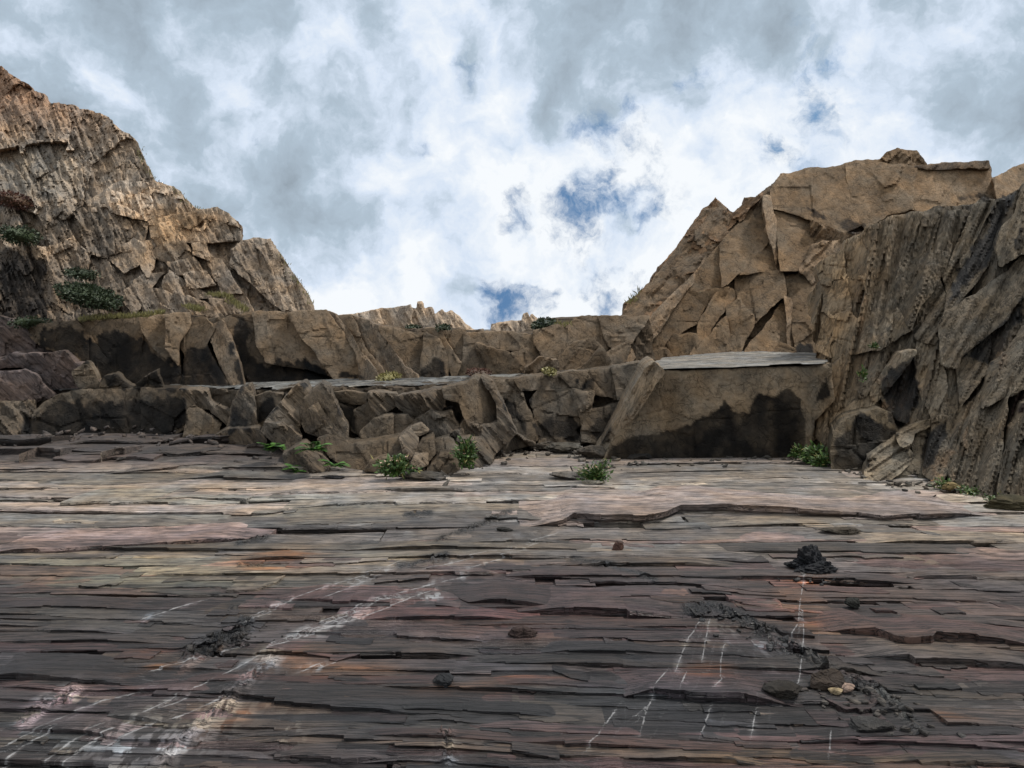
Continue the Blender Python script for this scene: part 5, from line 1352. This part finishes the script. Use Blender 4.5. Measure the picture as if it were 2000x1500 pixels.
def fern(px, py, size, n, seed, label, d=None, group='ferns growing among the rocks'):
    g = np.random.default_rng(seed)
    o = spot(px, py, d)
    e = empty('fern', o, label, 'fern', group)
    for k in range(n):
        az = g.uniform(0, 2 * math.pi)
        ln = size * g.uniform(.6, 1.1)
        t = np.linspace(0, 1, 12)
        rise, arch = g.uniform(.45, .95), g.uniform(.5, 1.1)
        P = o + np.stack([np.cos(az) * ln * t * .8, np.sin(az) * ln * t * .5 - ln * .15 * t, ln * (rise * t - arch * .6 * t ** 2)], -1)
        tan = np.gradient(P, axis=0)
        tan /= np.linalg.norm(tan, axis=1)[:, None]
        sd = np.cross(tan, np.array([0, 0, 1.0]))
        sd /= np.maximum(np.linalg.norm(sd, axis=1), 1e-6)[:, None]
        pts, dr, up, LL = [], [], [], []
        tt = np.linspace(.12, 1, 15)
        for s_ in (-1, 1):
            for c in range(3):
                pass
            pi = np.stack([np.interp(tt, t, P[:, c]) for c in range(3)], -1)
            si = np.stack([np.interp(tt, t, sd[:, c]) for c in range(3)], -1)
            ti = np.stack([np.interp(tt, t, tan[:, c]) for c in range(3)], -1)
            pts.append(pi)
            dr.append(si * s_ + ti * .45 + np.array([0, 0, .15]))
            LL.append(size * .26 * np.sin(np.pi * np.clip(tt * .86 + .12, 0, 1)) ** .8 + .006)
        pts, dr, LL = np.concatenate(pts), np.concatenate(dr), np.concatenate(LL)
        V, T = leafset(pts, dr, np.tile([0, .2, 1.0], (len(pts), 1)), LL, LL * .24)
        rv, rq = rod(P, size * .009)
        T = np.concatenate([T, rq[:, [0, 1, 2]] + len(V), rq[:, [0, 2, 3]] + len(V)])
        mk('frond', np.concatenate([V, rv]), T, M_FERN, e, smooth=False)
    return e


def clump(px, py, w, h, n, seed, label, mat=M_SHRUB, leaf=.04, flowers=0, d=None, name='leafy_plant', cat='plant', group='leafy plants at the foot of the ledges', stems=14):
    """low leafy plant: branching stems, leaves through its whole volume, flower heads on top"""
    g = np.random.default_rng(seed)
    o = spot(px, py, d)
    e = empty(name, o, label, cat, group)
    tips, sv, sq, nb = [], [], [], 0
    for k in range(stems):
        az, lean_ = g.uniform(0, 2 * math.pi), g.uniform(.1, 1.0)
        tip = o + np.array([np.cos(az) * w * lean_, np.sin(az) * w * .6 * lean_, h * (1.05 - .55 * lean_ ** 2) * g.uniform(.7, 1.1)])
        mid = o * .5 + tip * .5 + np.array([0, 0, h * .15])
        P = np.stack([o, mid, tip])
        tips.append(tip)
        v, q = rod(P, w * .02)
        sv.append(v)
        sq.append(q + nb)
        nb += len(v)
    mk('stem', np.concatenate(sv), np.concatenate(sq), M_STEM, e, smooth=False)
    tips = np.array(tips)
    ti = g.integers(0, len(tips), n)
    f = g.uniform(.25, 1.05, n)[:, None]
    pts = o + (tips[ti] - o) * f + g.normal(size=(n, 3)) * np.array([w * .16, w * .12, h * .12])
    pts[:, 2] = np.maximum(pts[:, 2], o[2] + .01)
    dr = (pts - o) * np.array([1, 1, .8]) + g.normal(size=(n, 3)) * w * .55
    up = np.tile([0, -.3, 1.0], (n, 1)) + g.normal(size=(n, 3)) * .4
    LL = leaf * g.uniform(.6, 1.35, n)
    V, T = leafset(pts, dr, up, LL, LL * .26)
    fo = mk('foliage', V, T, mat, e, smooth=False)
    tag(fo, kind='stuff')
    dn = max(12, n // 7)
    q_ = g.integers(0, n, dn)
    V, T = leafset(pts[q_] + g.normal(size=(dn, 3)) * w * .12, dr[q_] + g.normal(size=(dn, 3)) * w * .4, up[q_], LL[q_] * 1.2, LL[q_] * .14)
    tag(mk('dry_leaves', V, T, M_DRY, e, smooth=False), kind='stuff')
    for k in range(flowers):
        tip = tips[g.integers(0, len(tips))] + g.normal(size=3) * np.array([w * .15, w * .1, h * .06]) + np.array([0, -.02, h * .12])
        m_ = 9
        an = g.uniform(0, 6.28, m_)
        dd_ = np.stack([np.cos(an), np.sin(an), g.uniform(.1, 1, m_)], -1)
        V, T = leafset(np.tile(tip, (m_, 1)), dd_, np.tile([0, 0, 1.0], (m_, 1)) + .01, np.full(m_, leaf * .42), np.full(m_, leaf * .17))
        mk('flower', V, T, M_FLOW, e, smooth=False)
    return e


def cushion(px, py, d, w, h, n, seed, label, mat=M_BUSH, dep=.5, leaf=.05, tiltx=0.0, group='cushion plants on the cliffs'):
    """dense rounded bush hugging the rock"""
    g = np.random.default_rng(seed)
    o = spot(px, py, d)
    e = empty('cushion_bush', o, label, 'bush', group)
    a = g.normal(size=(n, 3))
    a /= np.linalg.norm(a, axis=1)[:, None]
    lob = 1 + .35 * vn(a[:, 0] * 2.3 + seed, a[:, 2] * 2.3 + a[:, 1] * 2, seed) + .25 * vn(a[:, 0] * 6 + seed, a[:, 2] * 6, seed + 1)
    r = lob * g.uniform(.72, 1.02, n)
    pts = a * r[:, None] * np.array([w, dep, h])
    pts[:, 2] += pts[:, 0] * tiltx
    dr = a + g.normal(size=(n, 3)) * .55 + np.array([0, 0, .3])
    LL = leaf * g.uniform(.6, 1.3, n)
    V, T = leafset(o + pts, dr, g.normal(size=(n, 3)) + np.array([0, 0, 1.0]), LL, LL * .3)
    tag(mk('foliage', V, T, mat, e, smooth=False), kind='stuff')
    u, v = np.meshgrid(np.linspace(0, 2 * np.pi, 25)[:-1], np.linspace(0, np.pi, 13))
    core = np.stack([np.cos(u) * np.sin(v), np.sin(u) * np.sin(v), np.cos(v)], -1).reshape(-1, 3)
    lb2 = 1 + .35 * vn(core[:, 0] * 2.3 + seed, core[:, 2] * 2.3 + core[:, 1] * 2, seed)
    core = core * lb2[:, None] * .74 * np.array([w, dep, h])
    core[:, 2] += core[:, 0] * tiltx
    i = np.arange(13 * 24).reshape(13, 24)
    Q = np.stack([i[:-1], np.roll(i[:-1], -1, 1), np.roll(i[1:], -1, 1), i[1:]], -1).reshape(-1, 4)
    mk('inner_twigs', o + core, Q, M_STEM if mat is M_RED else mat, e)
    return e


fern(533, 880, .26, 12, 31, 'dark green fern at left end of the rock heap', d=8.55)
fern(612, 882, .25, 12, 32, 'upright pale green fern with white flowers near the wide dark boulder', d=8.2)
fern(582, 924, .22, 12, 33, 'lowest fern at the floor edge on the left', d=8.35)
fern(655, 912, .20, 9, 34, 'small spreading fern under the wide dark boulder', d=8.1)
clump(772, 928, .21, .17, 620, 41, 'bright green clump with many pale pink flowers at the floor edge', flowers=12, leaf=.05, d=7.95)
clump(912, 910, .18, .24, 560, 42, 'dense dark leafy clump right of the dark angular stone', flowers=5, leaf=.05, d=8.2)
clump(1165, 946, .17, .19, 620, 43, 'rounded bright green clump alone on open slate at centre', flowers=5, leaf=.045, d=7.75)
clump(1590, 905, .17, .16, 420, 44, 'dark leafy clump in corner between big smooth block and buttress', flowers=0, leaf=.06, d=8.75)
clump(1605, 912, .12, .10, 260, 45, 'low leafy sprig right in front of the corner clump', flowers=0, leaf=.055, d=8.55)
clump(1560, 892, .13, .10, 240, 46, 'small dark sprig against the big smooth block stain', flowers=0, leaf=.05, d=9.0)
clump(1845, 958, .14, .10, 260, 47, 'low olive plants among small stones at buttress foot', leaf=.04, d=7.45)
clump(1905, 968, .16, .07, 260, 48, 'low grey green plants at buttress foot near right edge', leaf=.035, d=7.2)
clump(1955, 985, .16, .08, 260, 49, 'rightmost low green plants at buttress foot', leaf=.035, d=6.9)
clump(1705, 680, .07, .05, 90, 50, 'tiny yellow green sprig high on the right buttress', leaf=.04, d=9.05, stems=6)
clump(1685, 745, .05, .16, 90, 51, 'thin green sprig low in a buttress crack', leaf=.04, d=8.55, stems=6)

cushion(176, 578, 12.15, .40, .16, 2400, 61, 'large rounded dark green bush on lower left cliff', tiltx=-.28, leaf=.05)
cushion(38, 460, 13.2, .21, .15, 900, 62, 'small dark bush near left edge halfway up left cliff')
cushion(160, 536, 12.4, .12, .09, 420, 63, 'tiny bush just above the large rounded bush', leaf=.045)
cushion(28, 392, 13.9, .27, .14, 900, 64, 'russet brown cushion at left edge of left cliff', mat=M_RED, tiltx=-.2)
cushion(58, 630, 11.9, .13, .08, 420, 65, 'small dark cushion at left end of the upper ledge', leaf=.04)
cushion(866, 641, 12.3, .11, .05, 380, 66, 'small flat cushion on skyline below the far pinnacles', leaf=.04)
cushion(1062, 634, 12.6, .19, .10, 700, 67, 'dark green bush on skyline right of the twin pinnacle', leaf=.045, tiltx=.12)
cushion(806, 640, 13.2, .10, .04, 260, 68, 'faint green patch in a cleft below the tall pinnacle', leaf=.04)
cushion(760, 737, 11.0, .15, .06, 480, 69, 'yellowish moss mound on the ledge top left of centre', mat=M_DRY, leaf=.035)
cushion(933, 727, 10.9, .17, .04, 480, 70, 'brown moss mound on the ledge top at centre', mat=M_RED, leaf=.035)
cushion(1074, 726, 10.6, .08, .04, 260, 71, 'small yellow green tuft on the ledge top right of centre', mat=M_DRY, leaf=.04)


def grass(pts, n, hgt, seed, name='dry_grass'):
    g = np.random.default_rng(seed)
    P = np.asarray(pts)
    k = g.uniform(0, len(P) - 1, n)
    i = np.floor(k).astype(int)
    f = (k - i)[:, None]
    b = P[i] * (1 - f) + P[np.minimum(i + 1, len(P) - 1)] * f + g.normal(size=(n, 3)) * np.array([.03, .06, .015])
    dr = np.stack([g.normal(size=n) * .5, g.normal(size=n) * .3, np.abs(g.normal(size=n)) + .5], -1)
    LL = hgt * g.uniform(.5, 1.4, n)
    V, T = leafset(b, dr, np.tile([.1, -1.0, .1], (n, 1)), LL, LL * .09)
    tag(mk(name, V, T, M_DRY, None, smooth=False), kind='stuff')


def sky_pts(pl, dfun, off=0.0):
    return [spot(a, b, float(dfun(np.array(a), np.array(b))) + off) for a, b in pl]


grass(sky_pts(r1((420, 1412), (520, 1400), (640, 1395), (760, 1388), (850, 1375)), D_UP, .1), 900, .07, 81)
grass(sky_pts(r1((980, 1345), (1050, 1360)), D_UP, .1), 240, .08, 82)
grass(sky_pts(r1((1100, 1280), (1180, 1285), (1240, 1330), (1290, 1368)), D_LEFT, -.6), 420, .07, 83)
grass(sky_pts(r1((720, 490), (740, 570), (775, 630), (815, 685)), D_LEFT, -.05), 120, .06, 84)
grass(sky_pts(r1((890, 715), (935, 750), (965, 795), (1020, 825), (1060, 835)), D_LEFT, -.1), 90, .05, 85)
grass(sky_pts(r1((1460, 1060), (1540, 1185), (1590, 1255), (1628, 1330)), D_LEFT, -.5), 120, .05, 86)
grass(sky_pts(r3((1395, 222), (1430, 220), (1465, 224)), D_UP, .1), 120, .07, 87)
grass(sky_pts(r4((180, 790), (210, 770), (240, 725)), D_RIGHT, .2), 60, .10, 88)


def gravel(pl, n, size, seed, tone, spread=.25):
    """chips fallen along the foot of a wall, lying on the floor"""
    g = np.random.default_rng(seed)
    P = np.asarray(pl, float)
    V, T, C, nb = [], [], [], 0
    cube = np.array([(x, y, z) for x in (-1, 1) for y in (-1, 1) for z in (-1, 1)], float)
    quad = np.array([(0, 1, 3, 2), (4, 6, 7, 5), (0, 4, 5, 1), (2, 3, 7, 6), (0, 2, 6, 4), (1, 5, 7, 3)])
    for k in range(n):
        f = g.uniform(0, len(P) - 1)
        i = min(int(f), len(P) - 2)
        px, py = P[i] * (1 - f + i) + P[i + 1] * (f - i)
        y = F * H / (py - HY) + g.normal() * spread - spread * .4
        x = (px - CX) / F * F * H / (py - HY) + g.normal() * .08
        s_ = size * (.4 + 1.4 * g.random() ** 2.5)
        c = cube * g.uniform(.45, 1, (8, 3)) * np.array([1.2, .9, .5]) * s_
        a = g.uniform(0, 6.28)
        R3 = np.array([[math.cos(a), -math.sin(a), 0], [math.sin(a), math.cos(a), 0], [g.normal() * .3, g.normal() * .3, 1]])
        V.append(c @ R3.T + np.array([x, y, float(bed_level(np.array([x]), np.array([y]))[0]) + s_ * .3 + .015]))
        T.append(quad + nb)
        C.append(np.tile(np.asarray(tone) * (.5 + 1.1 * g.random()), (8, 1)))
        nb += 8
    tag(mk('rock_chips', np.concatenate(V), np.concatenate(T), M_LEDGE, None, np.concatenate(C), None, smooth=False), kind='stuff')


gravel(r3((600, 1010), (720, 1060), (880, 1020), (1010, 985), (1180, 930), (1300, 905), (1480, 935), (1640, 990)), 190, .028, 201, (.12, .10, .08))
gravel(r5((60, 650), (300, 640), (700, 622), (1000, 612), (1120, 665), (1290, 690), (1420, 745), (1740, 765), (1990, 820)), 190, .024, 202, (.11, .095, .075), .16)
gravel(r2((-60, 960), (300, 915), (700, 910), (1000, 930), (1400, 950), (1600, 1040)), 150, .03, 203, (.10, .08, .07), .3)
gravel(r7((1180, 960), (1300, 900), (1420, 900), (1500, 980), (1600, 1070)), 60, .014, 204, (.07, .062, .055), .06)
gravel(r7((700, 600), (850, 640), (1000, 700), (1180, 800)), 45, .012, 205, (.04, .038, .038), .05)
gravel(r6((800, 730), (950, 660), (1010, 720)), 30, .012, 206, (.04, .034, .03), .06)
gravel(r7((1080, 450), (1180, 470), (1280, 450)), 40, .012, 207, (.05, .045, .042), .05)
